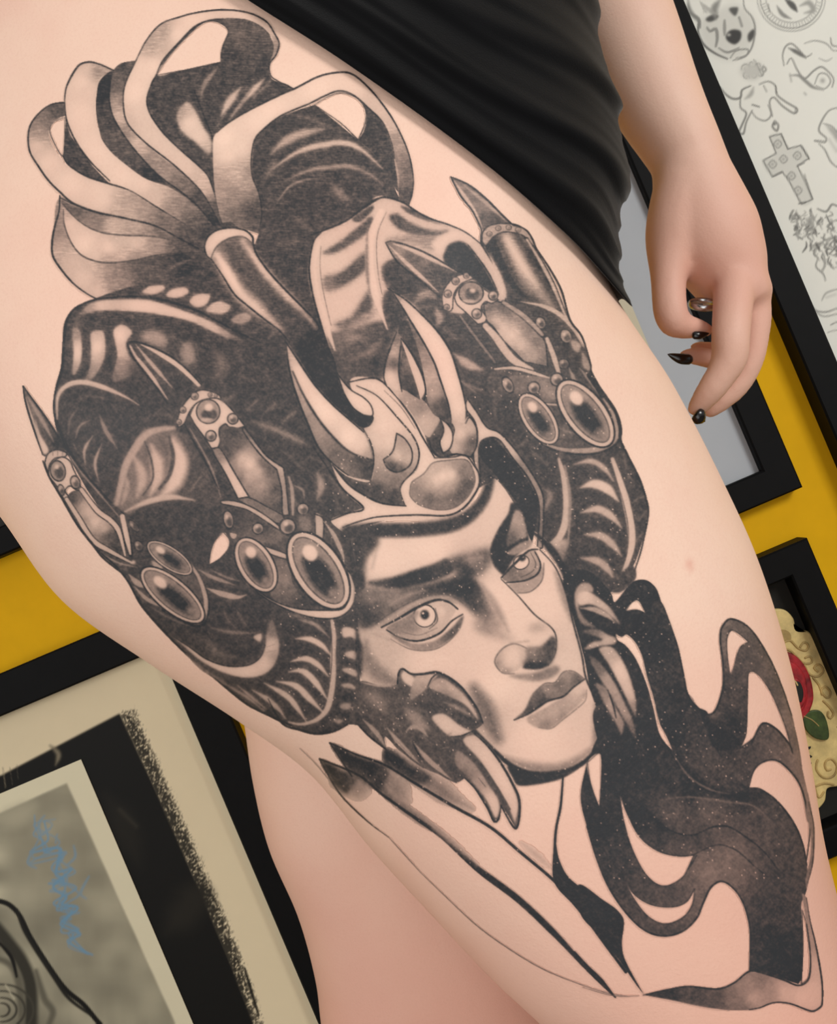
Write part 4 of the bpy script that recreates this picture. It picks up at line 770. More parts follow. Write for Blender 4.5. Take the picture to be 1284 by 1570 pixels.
# ---------------------------------------------------------------- the person
def resample(rows, n):
    """Catmull-Rom through the rows of an array"""
    A = np.asarray(rows, float); m = len(A)
    t = np.linspace(0, m - 1.0001, n); i = t.astype(int); f = (t - i)[:, None]
    g = lambda k: A[np.clip(k, 0, m - 1)]
    p0, p1, p2, p3 = g(i - 1), g(i), g(i + 1), g(i + 2)
    return .5 * ((2*p1) + (-p0 + p2)*f + (2*p0 - 5*p1 + 4*p2 - p3)*f**2 + (-p0 + 3*p1 - 3*p2 + p3)*f**3)
def stations(rows, kw=.985):
    """each row: back edge, front edge (as seen), distance, half thickness -> centre, half-width vector, half depth"""
    out = []
    for (l, r, d, h) in rows:
        a, b = P(*l, d), P(*r, d)
        out.append(np.concatenate([(a + b) / 2, (b - a) / 2 * kw, [h]]))
    return out
def loft_points(st, nt, na, ex=2.25, off=0.):
    R = resample(st, nt)
    th = np.linspace(0, 2 * np.pi, na, endpoint=False)
    c, s = np.cos(th), np.sin(th)
    cx = np.sign(c) * np.abs(c)**(2 / ex); sx = np.sign(s) * np.abs(s)**(2 / ex)
    wl = np.linalg.norm(R[:, 3:6], axis=1)
    W = R[:, 3:6] * (1 + off / wl)[:, None]
    V = R[:, None, 0:3] + cx[None, :, None] * W[:, None, :]
    V[:, :, 1] -= sx[None, :] * (R[:, 6:7] + off)
    return V
def grid_quads(nt, na, wrap=True, base=0):
    i, j = np.meshgrid(np.arange(nt - 1), np.arange(na if wrap else na - 1), indexing='ij')
    j2 = (j + 1) % na
    return np.stack([i*na + j, i*na + j2, (i+1)*na + j2, (i+1)*na + j], -1).reshape(-1, 4) + base
def loft_closed(V):
    nt, na, _ = V.shape
    vs_ = [V.reshape(-1, 3)]; q = [grid_quads(nt, na)]
    base = nt * na
    for row, k in ((0, 0), (nt - 1, 1)):
        cen = V[row].mean(0); ring = (V[row] + cen) / 2
        vs_.append(ring); vs_.append(cen[None])
        j = np.arange(na); j2 = (j + 1) % na
        a = row * na + j; b = row * na + j2; c_ = base + j2; d = base + j
        q.append(np.stack([a, d, c_, b] if k == 0 else [a, b, c_, d], -1))
        e = np.full(na, base + na)
        q.append(np.stack([d, e, e, c_] if k == 0 else [d, c_, e, e], -1))
        base += na + 1
    return np.vstack(vs_), np.vstack(q)
def capsule_chain(pts, n=20, seg=8, caps=True):
    """pts: (px, py, distance, radius in the picture plane px, radius in depth m); a closed limb with rounded ends"""
    A = np.array([list(P(p[0], p[1], p[2])) + [p[3] * p[2] / FPX, p[4] if len(p) > 4 else p[3] * p[2] / FPX] for p in pts])
    return tube_world(A, n, seg)
def tube_world(A, n=20, seg=8):
    A = np.asarray(A, float)
    R = resample(A, (len(A) - 1) * seg + 1)
    C = R[:, :3]; T = np.gradient(C, axis=0); T /= np.linalg.norm(T, axis=1)[:, None] + 1e-9
    # rounded ends
    def cap(c, t, ra, rb, sgn):
        out = []
        for a in (75, 50, 25):
            a = math.radians(a)
            out.append((c + sgn * t * ra * math.sin(a), t, ra * math.cos(a), rb * math.cos(a)))
        return out
    rings = cap(C[0], T[0], R[0, 3], R[0, 4], -1) + [(C[i], T[i], R[i, 3], R[i, 4]) for i in range(len(R))] + cap(C[-1], T[-1], R[-1, 3], R[-1, 4], 1)[::-1]
    V = np.zeros((len(rings), n, 3)); th = np.linspace(0, 2 * np.pi, n, endpoint=False)
    for k, (c, t, ra, rb) in enumerate(rings):
        dep = FWD - t * np.dot(FWD, t); l = np.linalg.norm(dep)
        dep = dep / l if l > .2 else np.array([1., 0, 0])
        sid = np.cross(t, dep)
        V[k] = c + np.cos(th)[:, None] * sid * ra + np.sin(th)[:, None] * dep * rb
    return loft_closed(V)

NEAR = [
    ((-60, -330), (640, -560), .68, .15), ((-90, 60), (800, -250), .655, .145), ((-125, 330), (868, -60), .625, .138),
    ((-125, 520), (905, 110), .59, .13), ((-62, 690), (938, 270), .565, .122), ((24, 806), (928, 425), .55, .114),
    ((108, 921), (1030, 595), .55, .11), ((236, 1012), (1104, 740), .55, .106), ((365, 1095), (1156, 860), .55, .101),
    ((470, 1172), (1200, 1005), .55, .096), ((560, 1282), (1228, 1140), .55, .091), ((655, 1385), (1246, 1250), .55, .086),
    ((733, 1468), (1264, 1330), .55, .082), ((800, 1530), (1288, 1415), .55, .078), ((880, 1608), (1325, 1530), .55, .073), ((965, 1740), (1390, 1690), .555, .066),
    ((1040, 1900), (1440, 1870), .56, .06), ((1105, 2080), (1480, 2060), .565, .055)]
FAR = [
    ((300, 700), (730, 560), .705, .08), ((340, 900), (760, 760), .71, .085), ((372, 1080), (775, 950), .712, .085), ((388, 1190), (792, 1060), .712, .083), ((412, 1290), (815, 1160), .712, .08),
    ((455, 1390), (850, 1270), .712, .078), ((482, 1490), (875, 1375), .712, .076), ((496, 1590), (892, 1480), .712, .074), ((540, 1760), (905, 1650), .712, .068), ((600, 1930), (925, 1830), .712, .06)]
near_st = stations(NEAR); far_st = stations(FAR)
parts = []
parts.append(loft_closed(loft_points(near_st, 260, 160)))
parts.append(loft_closed(loft_points(far_st, 120, 96)))
# pelvis and trunk joining the two sides, lower legs and feet
parts.append(tube_world([list(P(380, 560, .66)) + [.10, .09], list(P(430, 760, .66)) + [.10, .09], list(P(500, 900, .66)) + [.08, .08]], 40))
def lower_leg(top, x, y):
    k = np.array(top)
    return tube_world([list(k) + [.058, .052], [k[0] * .6 + x * .4 - .012, y, k[2] - .12, .056, .05], [x - .02, y, .2, .042, .04], [x - .025, y, .08, .033, .03], [x - .02, y, .045, .036, .032]], 32)
for st, y in ((near_st, .565), (far_st, .712)):
    k = st[-1][:3]
    parts.append(lower_leg(k, k[0], y))
    parts.append(tube_world([[k[0] - .05, y, .035, .03, .03], [k[0] + .03, y, .04, .036, .036], [k[0] + .12, y, .028, .026, .042], [k[0] + .17, y, .02, .018, .036]], 24))
# arm from the shoulder, forearm, palm
parts.append(capsule_chain([(560, -760, .66, 190, .10), (700, -520, .72, 120, .06), (820, -300, .74, 95, .045), (905, -90, .745, 84, .038), (962, 50, .745, 78, .036), (1008, 155, .74, 68, .032), (1052, 238, .735, 57, .028), (1074, 300, .735, 56, .026), (1086, 350, .737, 40, .02)], 40, 10))
parts.append(capsule_chain([(1036, 195, .737, 46, .022), (1054, 245, .734, 55, .026), (1070, 300, .73, 68, .028), (1090, 360, .73, 76, .032), (1118, 420, .735, 60, .034), (1138, 452, .735, 42, .034)], 36, 8))
# thumb root and thumb
parts.append(capsule_chain([(1056, 285, .728, 52, .024), (1036, 360, .726, 46, .023), (1026, 425, .718, 28, .013), (1030, 484, .712, 26, .0115), (1046, 499, .714, 21, .0095), (1070, 503, .716, 15, .007), (1084, 506, .718, 11, .005)], 24, 6))
parts.append(capsule_chain([(1045, 330, .735, 50, .024), (1085, 380, .738, 50, .026), (1120, 425, .738, 44, .028)], 24, 6))
# index, middle, ring, little
FING = {
    'index': [(1118, 400, .722, 34), (1126, 436, .712, 33), (1124, 472, .702, 30.5), (1121, 515, .694, 29.5), (1119, 548, .694, 28), (1107, 573, .695, 24), (1093, 594, .697, 22), (1080, 611, .70, 19), (1069, 625, .703, 15)],
    'middle': [(1138, 420, .728, 28), (1158, 470, .722, 25), (1157, 520, .72, 22), (1150, 556, .72, 20), (1133, 588, .722, 19), (1110, 610, .724, 18), (1090, 628, .727, 14)],
    'ring': [(1138, 430, .75, 30), (1146, 490, .75, 22), (1146, 540, .75, 20), (1120, 556, .748, 17), (1090, 550, .745, 15.5), (1066, 546, .742, 14), (1050, 545, .74, 10)],
    'little': [(1122, 420, .77, 28), (1130, 480, .775, 19), (1130, 520, .775, 17), (1110, 540, .772, 15), (1085, 536, .77, 13), (1066, 532, .768, 9)]}
for f in FING.values(): parts.append(capsule_chain(f, 20, 5))
V = []; Q = []; n0 = 0
for v, q_ in parts: V.append(v); Q.append(q_ + n0); n0 += len(v)
tmp = bpy.data.objects.new('tmp_body', bpy.data.meshes.new('tmp_body'))
bm = bmesh.new()
for v in np.vstack(V): bm.verts.new(v)
bm.verts.ensure_lookup_table()
for f in np.vstack(Q):
    u = list(dict.fromkeys(int(i) for i in f))
    try: bm.faces.new([bm.verts[i] for i in u])
    except ValueError: pass
bmesh.ops.recalc_face_normals(bm, faces=bm.faces)
bm.to_mesh(tmp.data); bm.free()
scn.collection.objects.link(tmp)
md = tmp.modifiers.new('r', 'REMESH'); md.mode = 'VOXEL'; md.voxel_size = .0026
sm = tmp.modifiers.new('s', 'SMOOTH'); sm.factor = .5; sm.iterations = 5
dg = bpy.context.evaluated_depsgraph_get()
body_me = bpy.data.meshes.new_from_object(tmp.evaluated_get(dg))
bpy.data.objects.remove(tmp)
body_me.name = 'body'; body_me.materials.clear(); body_me.materials.append(SKIN)
body_me.polygons.foreach_set('use_smooth', np.ones(len(body_me.polygons), bool))
co = np.zeros(len(body_me.vertices) * 3, np.float32); body_me.vertices.foreach_get('co', co); co = co.reshape(-1, 3)
# blood-flushed skin: the hand and lower thighs are rosier; the thighs also carry painted shade
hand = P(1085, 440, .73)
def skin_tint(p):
    """rosier skin: the hand, the lower thigh near the knee with shade painted in, one small blemish"""
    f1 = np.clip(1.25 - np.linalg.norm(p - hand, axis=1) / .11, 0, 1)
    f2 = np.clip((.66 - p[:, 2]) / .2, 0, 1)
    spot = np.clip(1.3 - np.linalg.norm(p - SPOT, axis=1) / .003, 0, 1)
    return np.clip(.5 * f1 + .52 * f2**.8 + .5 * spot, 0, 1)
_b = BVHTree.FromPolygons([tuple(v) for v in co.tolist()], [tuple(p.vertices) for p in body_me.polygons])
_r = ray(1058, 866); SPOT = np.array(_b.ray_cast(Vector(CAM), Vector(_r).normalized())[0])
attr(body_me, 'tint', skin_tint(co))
PERSON = empty('person', (near_st[-1][0] - .02, .65, 0))
tag(PERSON, 'standing person seen at the hip, black garment hitched up above a large thigh tattoo', 'person')
body = link(bpy.data.objects.new('body', body_me), PERSON)

# ---------------------------------------------------------------- black garment
HEM = np.array([(-200, -500), (100, -240), (250, -90), (365, -2), (440, 36), (530, 95), (600, 141), (700, 221), (780, 284), (850, 344), (900, 389), (932, 428), (960, 462), (1100, 640)], float)
def project(V):
    D = V - CAM; d = D @ FWD
    return 642 + FPX * (D @ RIGHT) / d, 785 - FPX * (D @ UP) / d
def hem_val(V):
    x, y = project(V)
    return np.interp(x, HEM[:, 0], HEM[:, 1]) - y          # positive above the hem
nt, na = 320, 300
G0 = loft_points(near_st[:10], nt, na, 2.2, .004)
h = hem_val(G0)
nv = 150
GV = np.zeros((nv, na, 3)); t_idx = np.arange(nt)
hem_t = np.zeros(na)
for j in range(na):
    below = np.where(h[:, j] < 0)[0]
    if len(below) and below[0] == 0: hem_t[j] = .5; continue
    hem_t[j] = below[0] - h[below[0], j] / (h[below[0], j] - h[max(below[0] - 1, 0), j]) if len(below) else nt * .62
hem_t = np.minimum(hem_t, nt * .64)
for j in range(na // 2 + 1, na): hem_t[j] = hem_t[na - j]      # the far side of the hem mirrors the near side
for _ in range(3):
    k = np.ones(9) / 9
    hem_t = np.convolve(np.concatenate([hem_t[-4:], hem_t, hem_t[:4]]), k, 'valid')
rngf = np.random.default_rng(3)
for i in range(nv):
    v = i / (nv - 1)
    tt = hem_t * (1 - v) + 0 * v
    a = tt.astype(int); f = (tt - a)[:, None]; jj = np.arange(na)
    GV[i] = G0[np.clip(a, 0, nt - 1), jj] * (1 - f) + G0[np.clip(a + 1, 0, nt - 1), jj] * f
# folds: ridges that run slantwise and open out away from the hem
rel = np.linspace(0, 1, nv)[:, None]; ang = np.linspace(0, 1, na, endpoint=False)[None, :]
cen = GV.mean(1, keepdims=True); out = GV - cen; out /= np.linalg.norm(out, axis=2, keepdims=True)
fold = np.zeros((nv, na)); PI2 = 2 * np.pi
tw = .35 * np.sin(PI2 * (1.5 * ang + .1)) + .12 * np.sin(PI2 * (4 * ang + .4))
for (n_, sl, amp, ph) in ((6.5, 2.2, .0034, .3), (11, -1.6, .0022, 1.4), (17, 3.1, .0013, 2.6)):
    w_ = PI2 * (n_ * rel**.8 + sl * ang + tw * (.4 + rel)) + ph
    fold += amp * (.5 + .5 * np.sin(w_ + .6 * np.sin(w_)))**1.6 * (.55 + .45 * np.sin(PI2 * (2.3 * ang + n_ * .13 + .8 * rel)))
lift = .0012 + np.clip(rel * 14, 0, 1)**.7 * (.0022 + fold * 1.5)
GV = GV + out * lift[:, :, None]
inner = GV - out * .0016
gv = np.vstack([GV.reshape(-1, 3), inner.reshape(-1, 3)])
q1 = grid_quads(nv, na)[:, ::-1]; q2 = grid_quads(nv, na, base=nv * na)
j = np.arange(na); j2 = (j + 1) % na
lip = np.stack([j, j2, nv * na + j2, nv * na + j], -1)
top = np.stack([(nv - 1) * na + j2, (nv - 1) * na + j, nv * na + (nv - 1) * na + j, nv * na + (nv - 1) * na + j2], -1)
gme = np_mesh('garment', gv, np.vstack([q1, q2, lip, top])); gme.materials.append(CLOTH)
garment = link(bpy.data.objects.new('garment', gme), PERSON)
tag(garment, 'black velvety garment bunched in slanting folds above the hip')

# ---------------------------------------------------------------- finger nails and ring
def nail(pts, w, name='fingernail'):
    """pointed lacquered nail along three points, px / distance; slightly arched plate with thickness"""
    C = resample(np.array([list(P(*p)) for p in pts]), 12)
    T = np.gradient(C, axis=0); T /= np.linalg.norm(T, axis=1)[:, None]
    bm = bmesh.new(); rings = []
    for i in range(12):
        v = i / 11.; ww = w * (math.sin(min(1, v * 3 + .35) * math.pi / 2)) * (1 if v < .45 else max(.04, 1 - ((v - .45) / .55)**1.6))
        side = np.cross(T[i], FWD); side /= np.linalg.norm(side) + 1e-9
        dep = np.cross(side, T[i])
        ring = []
        for a in range(10):
            th = 2 * math.pi * a / 10
            ring.append(bm.verts.new(C[i] + side * math.cos(th) * ww + dep * math.sin(th) * max(.0007, ww * .55)))
        rings.append(ring)
    for i in range(11):
        for a in range(10): bm.faces.new((rings[i][a], rings[i][(a+1) % 10], rings[i+1][(a+1) % 10], rings[i+1][a]))
    bm.faces.new(rings[0]); bm.faces.new(rings[-1])
    return bm_obj(name, bm, NAIL, PERSON, True)
nail([(1062, 551, .735), (1044, 550, .733), (1024, 543, .732)], .0036)
nail([(1066, 634, .697), (1074, 640, .697), (1081, 646, .70)], .0052)
nail([(1062, 514, .709), (1074, 514, .709), (1088, 511, .711)], .0026)
bm = bmesh.new()
cR = P(1078, 467, .722); ax = np.array([.35, -.45, .8]); ax /= np.linalg.norm(ax)
u_ = np.cross(ax, [1, 0, 0]); u_ /= np.linalg.norm(u_); w_ = np.cross(ax, u_)
rg = []
for i in range(28):
    a = 2 * math.pi * i / 28; rad = u_ * math.cos(a) + w_ * math.sin(a); row = []
    for b in range(8):
        t = 2 * math.pi * b / 8; row.append(bm.verts.new(cR + rad * (0.0085 + .0010 * math.cos(t)) + ax * .0022 * math.sin(t)))
    rg.append(row)
for i in range(28):
    for b in range(8): bm.faces.new((rg[i][b], rg[(i+1) % 28][b], rg[(i+1) % 28][(b+1) % 8], rg[i][(b+1) % 8]))
tag(bm_obj('finger_ring', bm, SILVER, PERSON, True), 'silver ring')
# ---------------------------------------------------------------- tattoo laid onto the skin
ink = draw_tattoo()
bvh = _b
ST = 5.0
gx = np.arange(15, 1284, ST); gy = np.arange(5, 1570, ST)
D = np.full((len(gy), len(gx)), np.nan)
camv = Vector(CAM)
for i, y in enumerate(gy):
    for j, x in enumerate(gx):
        r = ray(x, y); l = math.sqrt(float(r @ r))
        hit = bvh.ray_cast(camv, Vector(r / l))
        if hit[0] is not None and hit[3] / l < .60: D[i, j] = hit[3] / l
for _ in range(3):                                   # carry the surface a little past its rim
    m = np.isnan(D)
    if not m.any(): break
    pad = np.pad(D, 1, constant_values=np.nan)
    nb = np.stack([pad[1+a:1+a+D.shape[0], 1+b:1+b+D.shape[1]] for a in (-1, 0, 1) for b in (-1, 0, 1)])
    with np.errstate(all='ignore'):
        D[m] = np.nanmean(nb, 0)[m]
STEP = 1.1
fx = np.arange(20, 1280, STEP); fy = np.arange(8, 1562, STEP)
X, Y = np.meshgrid(fx, fy)
u = (X - gx[0]) / ST; v = (Y - gy[0]) / ST
i0 = np.clip(v.astype(int), 0, len(gy) - 2); j0 = np.clip(u.astype(int), 0, len(gx) - 2); fu = u - j0; fv = v - i0
Dd = D[i0, j0]*(1-fu)*(1-fv) + D[i0, j0+1]*fu*(1-fv) + D[i0+1, j0]*(1-fu)*fv + D[i0+1, j0+1]*fu*fv
xi = np.clip(X.astype(int), 0, 1282); yi = np.clip(Y.astype(int), 0, 1568)
cx_ = np.clip(X - .5, 0, 1282); cy_ = np.clip(Y - .5, 0, 1568); a0 = cx_.astype(int); b0 = cy_.astype(int); fa = cx_ - a0; fb = cy_ - b0
Kc = ink.K
Kn = Kc[b0, a0]*(1-fa)*(1-fb) + Kc[b0, a0+1]*fa*(1-fb) + Kc[b0+1, a0]*(1-fa)*fb + Kc[b0+1, a0+1]*fa*fb
Pn = ink.P[yi, xi]
pos = CAM + (Dd - .00035)[..., None] * (FWD + ((X - 642.) / FPX)[..., None] * RIGHT + ((785. - Y) / FPX)[..., None] * UP)
NAMES = {1: ('ribbon_knot', 'looped ribbons gathered in a topknot'), 2: ('headdress_shell', 'dark ribbed shells of the headdress'), 3: ('hair_pin_tube', 'glossy tube pushed through the topknot'),
         4: ('studded_claw', 'claws with studded collars and gem plates'), 5: ('side_claw', 'narrow claw and oval gems at the back edge'), 6: ('upper_claw', 'claw rising at the front of the headdress'),
         7: ('horned_crown', 'pale horned crown with an oval stone'), 8: ('inked_face', 'shaded face with pale eyes'), 9: ('claw_hand', 'bony clawed hand against the cheek'),
         10: ('collar_blade', 'sharp black-edged collar blades'), 11: ('flowing_hair', 'dark flowing strands of hair'), 12: ('cheek_claw', 'claws behind the far cheek')}
TATTOO = empty('tattoo', tuple(P(640, 780, .44)), PERSON)
TATTOO['label'] = 'black and grey tattoo of a face in a horned headdress'
tl = origin_of(TATTOO)
H_, W_ = X.shape
q00 = Pn[:-1, :-1]; q01 = Pn[:-1, 1:]; q10 = Pn[1:, :-1]; q11 = Pn[1:, 1:]
qid = np.maximum(np.maximum(q00, q01), np.maximum(q10, q11))
okv = ~np.isnan(Dd)
okq = okv[:-1, :-1] & okv[:-1, 1:] & okv[1:, :-1] & okv[1:, 1:]
ii, jj = np.meshgrid(np.arange(H_ - 1), np.arange(W_ - 1), indexing='ij')
base_i = ii * W_ + jj
for pid, (nm, lab) in NAMES.items():
    m = (qid == pid) & okq
    if not m.any(): continue
    b = base_i[m]
    quads = np.stack([b, b + W_, b + W_ + 1, b + 1], -1)
    uq, inv = np.unique(quads.ravel(), return_inverse=True)
    me = np_mesh(nm, pos.reshape(-1, 3)[uq] - np.array(tl), inv.reshape(-1, 4))
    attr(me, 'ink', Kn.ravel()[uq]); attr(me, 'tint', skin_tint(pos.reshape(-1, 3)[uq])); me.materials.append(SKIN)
    o = bpy.data.objects.new(nm, me); o.location = tl
    link(o, TATTOO); o['label'] = lab
# ---------------------------------------------------------------- framed pictures on the wall
U = (WALL - .02) / FPX                      # metres per picture pixel at the front of the frames
def wall_xz(a, b): return CAM[0] + a * U, CAM[2] + b * U
def rail_set(root, xi0, xi1, zi0, zi1, w, depth=.022, mat=None):
    """four mitred rails around an opening, each its own piece"""
    y0, y1 = WALL - depth, WALL - .0005; b = .0018
    for side in range(4):
        bm = bmesh.new(); prof = []
        # outer/inner offsets with a small bevel on the front edges
        for (o, y) in ((w, y1), (w, y0 + b), (w - b, y0), (b, y0), (0, y0 + b), (0, y1)):
            x0, x1, z0, z1 = xi0 - o, xi1 + o, zi0 - o, zi1 + o
            ends = {0: ((x0, z0), (x0, z1)), 1: ((x1, z0), (x1, z1)), 2: ((x0, z0), (x1, z0)), 3: ((x0, z1), (x1, z1))}[side]
            prof.append([bm.verts.new((e[0], y, e[1])) for e in ends])
        n = len(prof)
        for i in range(n):
            a, c = prof[i], prof[(i + 1) % n]; bm.faces.new((a[0], a[1], c[1], c[0]))
        bm.faces.new([p[0] for p in prof]); bm.faces.new([p[1] for p in prof])
        bm_obj('frame_rail', bm, mat or BLACKWOOD, root)
def sheet(name, root, x0, x1, z0, z1, y, mat, canvases=None, step=.0009, thick=.0012):
    """a flat board; its drawing is stored on its own fine grid of points"""
    nx = max(2, int((x1 - x0) / step)) if canvases else 2; nz = max(2, int((z1 - z0) / step)) if canvases else 2
    gx = np.linspace(x0, x1, nx); gz = np.linspace(z0, z1, nz)
    X, Z = np.meshgrid(gx, gz)
    V = np.stack([X, np.full_like(X, y), Z], -1).reshape(-1, 3)
    q = grid_quads(nz, nx, False)
    me_v = [V]; me_q = [q]
    b0 = len(V); C4 = np.array([[x0, y, z0], [x1, y, z0], [x1, y, z1], [x0, y, z1], [x0, y + thick, z0], [x1, y + thick, z0], [x1, y + thick, z1], [x0, y + thick, z1]])
    me_v.append(C4); me_q.append(np.array([[0, 4, 5, 1], [1, 5, 6, 2], [2, 6, 7, 3], [3, 7, 4, 0], [4, 7, 6, 5]]) + b0)
    VV = np.vstack(me_v)
    o0 = np.array([(x0 + x1) / 2, y, z0])
    me = np_mesh(name, VV - o0, np.vstack(me_q), False)
    if canvases:
        px, py = project(V)
        for nm, cv in canvases.items():
            xx = np.clip(px - .5, 0, cv.shape[1] - 2); yy = np.clip(py - .5, 0, cv.shape[0] - 2); a = xx.astype(int); b = yy.astype(int); f = xx - a; g = yy - b
            k = cv[b, a]*(1-f)*(1-g) + cv[b, a+1]*f*(1-g) + cv[b+1, a]*(1-f)*g + cv[b+1, a+1]*f*g
            out = (px < -3) | (px > 1287) | (py < -3) | (py > 1573)      # the sheet goes on plainly beyond the drawn area
            aa = (V[:, 0] - CAM[0]) / U; bb = (V[:, 2] - CAM[2]) / U
            fb = np.zeros(len(k))
            if nm == 'ink' and name == 'mat_sheet': fb = np.where((aa < -537) & (bb < -112), .96, 0.)
            if nm == 'ink' and name == 'print_sheet': fb = np.where((aa < -655) & (bb < -174), .36, 0.)
            k = np.where(out, fb, k)
            attr(me, nm, np.concatenate([k, np.zeros(8)]))
    me.materials.append(mat)
    o = bpy.data.objects.new(name, me); o.location = o0
    return link(o, root)

# --- flash sheet, upper right
def draw_flash():
    c = Canvas(1284, 1570); S, F, L, E = c.S, c.F, c.L, c.E
    c.fr(1000, 0, 4.486)
    # dog head
    F('(330,150)(420,90)(560,20)(640,60)(710,150)(700,260)(660,360)(560,415)(440,390)(350,290)', .10, 5)
    F('(510,240)(550,205)(610,215)(610,270)(570,305)(520,280)', .85, 1); E(530, 240, 14, 10, 0, .2, 1); F('(530,60)(590,50)(590,80)(570,110)', .7, 1.5); F('(370,130)(420,100)(460,110)(430,140)(390,150)', .75, 1.5)
    F('(660,240)(700,200)(710,240)(670,290)', .75, 1.5); L('(440,130)(430,60)(470,0)', 10, .45, 4); L('(250,0)(260,70)(320,150)', 6, .5, 3)
    for t, w, k in (('(320,150)(320,230)(360,310)(440,370)(520,405)', 3, .7), ('(380,190)(400,215)(440,200)(450,260)(440,320)', 5, .45), ('(460,330)(520,360)(600,330)', 3, .5), ('(560,415)(640,390)(690,320)(710,200)(690,120)(640,60)(630,0)', 2.4, .5), ('(500,140)(500,200)(500,240)', 5, .4), ('(600,120)(620,180)', 6, .4), ('(540,400)(580,350)(660,340)(650,380)(580,400)', 2, .5), ('(260,90)(320,130)(330,190)', 5, .5)): S(t, w, k, 1.2)
    for i in range(8): S('(%d,%d)(%d,%d)(%d,%d)' % (330 + 12*i, 10 + 8*i, 350 + 12*i, 50 + 6*i, 360 + 14*i, 90), 1.3, .35, 1)
    # medallion
    for r, k in ((235, .35), (215, .5), (175, .35)):
        S(' '.join('%d,%d' % (960 + r * math.cos(a), -20 + r * math.sin(a)) for a in np.linspace(0, math.pi, 24)), 1.8, k, 1)
    for a in np.linspace(.2, 2.9, 26): S('(%d,%d)(%d,%d)' % (960 + 185*math.cos(a), -20 + 185*math.sin(a), 960 + 205*math.cos(a), -20 + 205*math.sin(a)), 2.5, .3, 1)
    L('(920,0)(960,30)(1000,80)', 9, .7, 2); L('(860,40)(900,100)(960,130)', 6, .45, 2); L('(1020,40)(1080,20)(1110,70)(1050,90)', 8, .35, 3); L('(800,30)(810,80)', 6, .6, 2)
    # prancing horse
    S('(910,450)(900,380)(920,320)(960,300)(1000,330)(1060,390)(1100,370)', 2.2, .5, 1); L('(940,330)(1000,360)(1060,400)', 6, .6, 2); S('(930,440)(960,400)(1000,480)(1050,540)(1110,490)(1160,460)(1200,480)(1250,540)(1240,600)', 2.4, .5, 1); S('(1050,300)(1120,280)(1200,300)(1250,350)(1284,340)', 2, .4, 1)
    L('(950,520)(1010,520)(1060,560)(1110,600)(1180,620)', 5, .45, 2); S('(1120,580)(1150,510)(1200,510)(1230,560)(1190,610)(1130,590)', 2, .45, 1); E(1175, 555, 14, 14, 0, .45, 2); L('(950,510)(960,560)', 8, .35, 3); L('(1060,650)(1050,640)', 10, .35, 3); S('(1230,260)(1240,310)(1284,320)', 2, .5, 1); S('(1150,400)(1200,420)(1240,400)', 2, .3, 1)
    # stepping hound with curled mane
    S('(470,600)(510,650)(560,680)(610,670)(620,620)(680,590)', 3, .55, 1.2); S('(610,670)(610,740)(650,780)(620,860)(600,910)(630,920)(650,840)(690,760)', 2.6, .55, 1); L('(690,720)(740,735)', 8, .8, 1.5); S('(690,770)(720,810)(780,830)(820,790)(800,720)', 2.2, .45, 1); S('(740,580)(800,560)(850,590)(860,650)(920,700)(1000,750)(980,780)(900,730)(840,670)(810,700)(830,800)', 2.6, .5, 1); L('(850,590)(860,640)', 5, .7, 1.5); L('(990,740)(985,775)', 6, .55, 2)
    for (cx, cy, r0) in ((650, 470, 34), (690, 440, 30), (735, 455, 34), (745, 505, 32), (700, 520, 34), (655, 515, 28), (770, 480, 22), (700, 480, 26)):
        S(' '.join('%d,%d' % (cx + r0 * (1 - t * .7) * math.cos(7 * t + cx), cy + r0 * (1 - t * .7) * math.sin(7 * t + cx)) for t in np.linspace(0, 1, 12)), 2, .5, 1)
    F('(610,480)(650,440)(720,430)(760,470)(740,530)(680,550)(630,520)', .18, 4); L('(720,440)(760,520)', 5, .5, 2); L('(770,590)(790,630)', 5, .6, 2); L('(640,680)(680,650)(700,600)', 6, .3, 3)
    # jewelled cross
    S('(845,830)(830,870)(860,900)(870,860)(845,830)', 3, .5, 1); E(845, 852, 10, 10, 0, .7, 1)
    F('(810,940)(890,920)(940,1020)(1030,1000)(1080,1090)(1000,1140)(1050,1240)(1110,1370)(1030,1410)(940,1240)(900,1180)(830,1220)(760,1110)(850,1060)', .1, 1); c.C('(810,940)!(890,920)!(935,1025)!(1025,1000)!(1080,1090)!(1000,1140)!(1050,1240)(1105,1370)!(1030,1405)!(940,1240)(895,1180)!(830,1215)!(765,1105)!(855,1055)!', 2, .5)
    L('(890,930)(940,1025)', 5, .75, 1.5); L('(1030,1005)(1085,1095)', 6, .75, 1.5); L('(1000,1145)(1050,1120)', 4, .7, 1.5); L('(1050,1200)(1105,1370)', 6, .7, 1.5); L('(1010,1400)(1060,1390)', 7, .8, 1.5); L('(830,1215)(900,1185)', 5, .7, 1.5)
    for x, y in ((865, 990), (905, 1095), (830, 1130), (1000, 1070), (960, 1210), (1005, 1310)):
        c.C('(%d,%d)(%d,%d)(%d,%d)(%d,%d)' % (x - 28, y, x, y - 28, x + 28, y, x, y + 28), 1.8, .4); E(x, y, 10, 10, 0, .35, 1.5)
    # figure at the edge
    S('(1284,740)(1220,760)(1170,830)(1150,900)(1200,950)(1190,980)(1120,970)', 2.6, .45, 1); L('(1120,965)(1190,970)', 4, .65, 1.5); S('(1150,990)(1190,1030)(1230,1110)(1284,1160)', 2.4, .45, 1); L('(1200,860)(1260,920)(1284,990)', 8, .3, 4); S('(1180,850)(1240,870)(1284,930)', 2, .4, 1); L('(1220,960)(1270,1040)', 10, .22, 5)
    c.fr(1000, 300, 4.486)
    rr = random.Random(5)
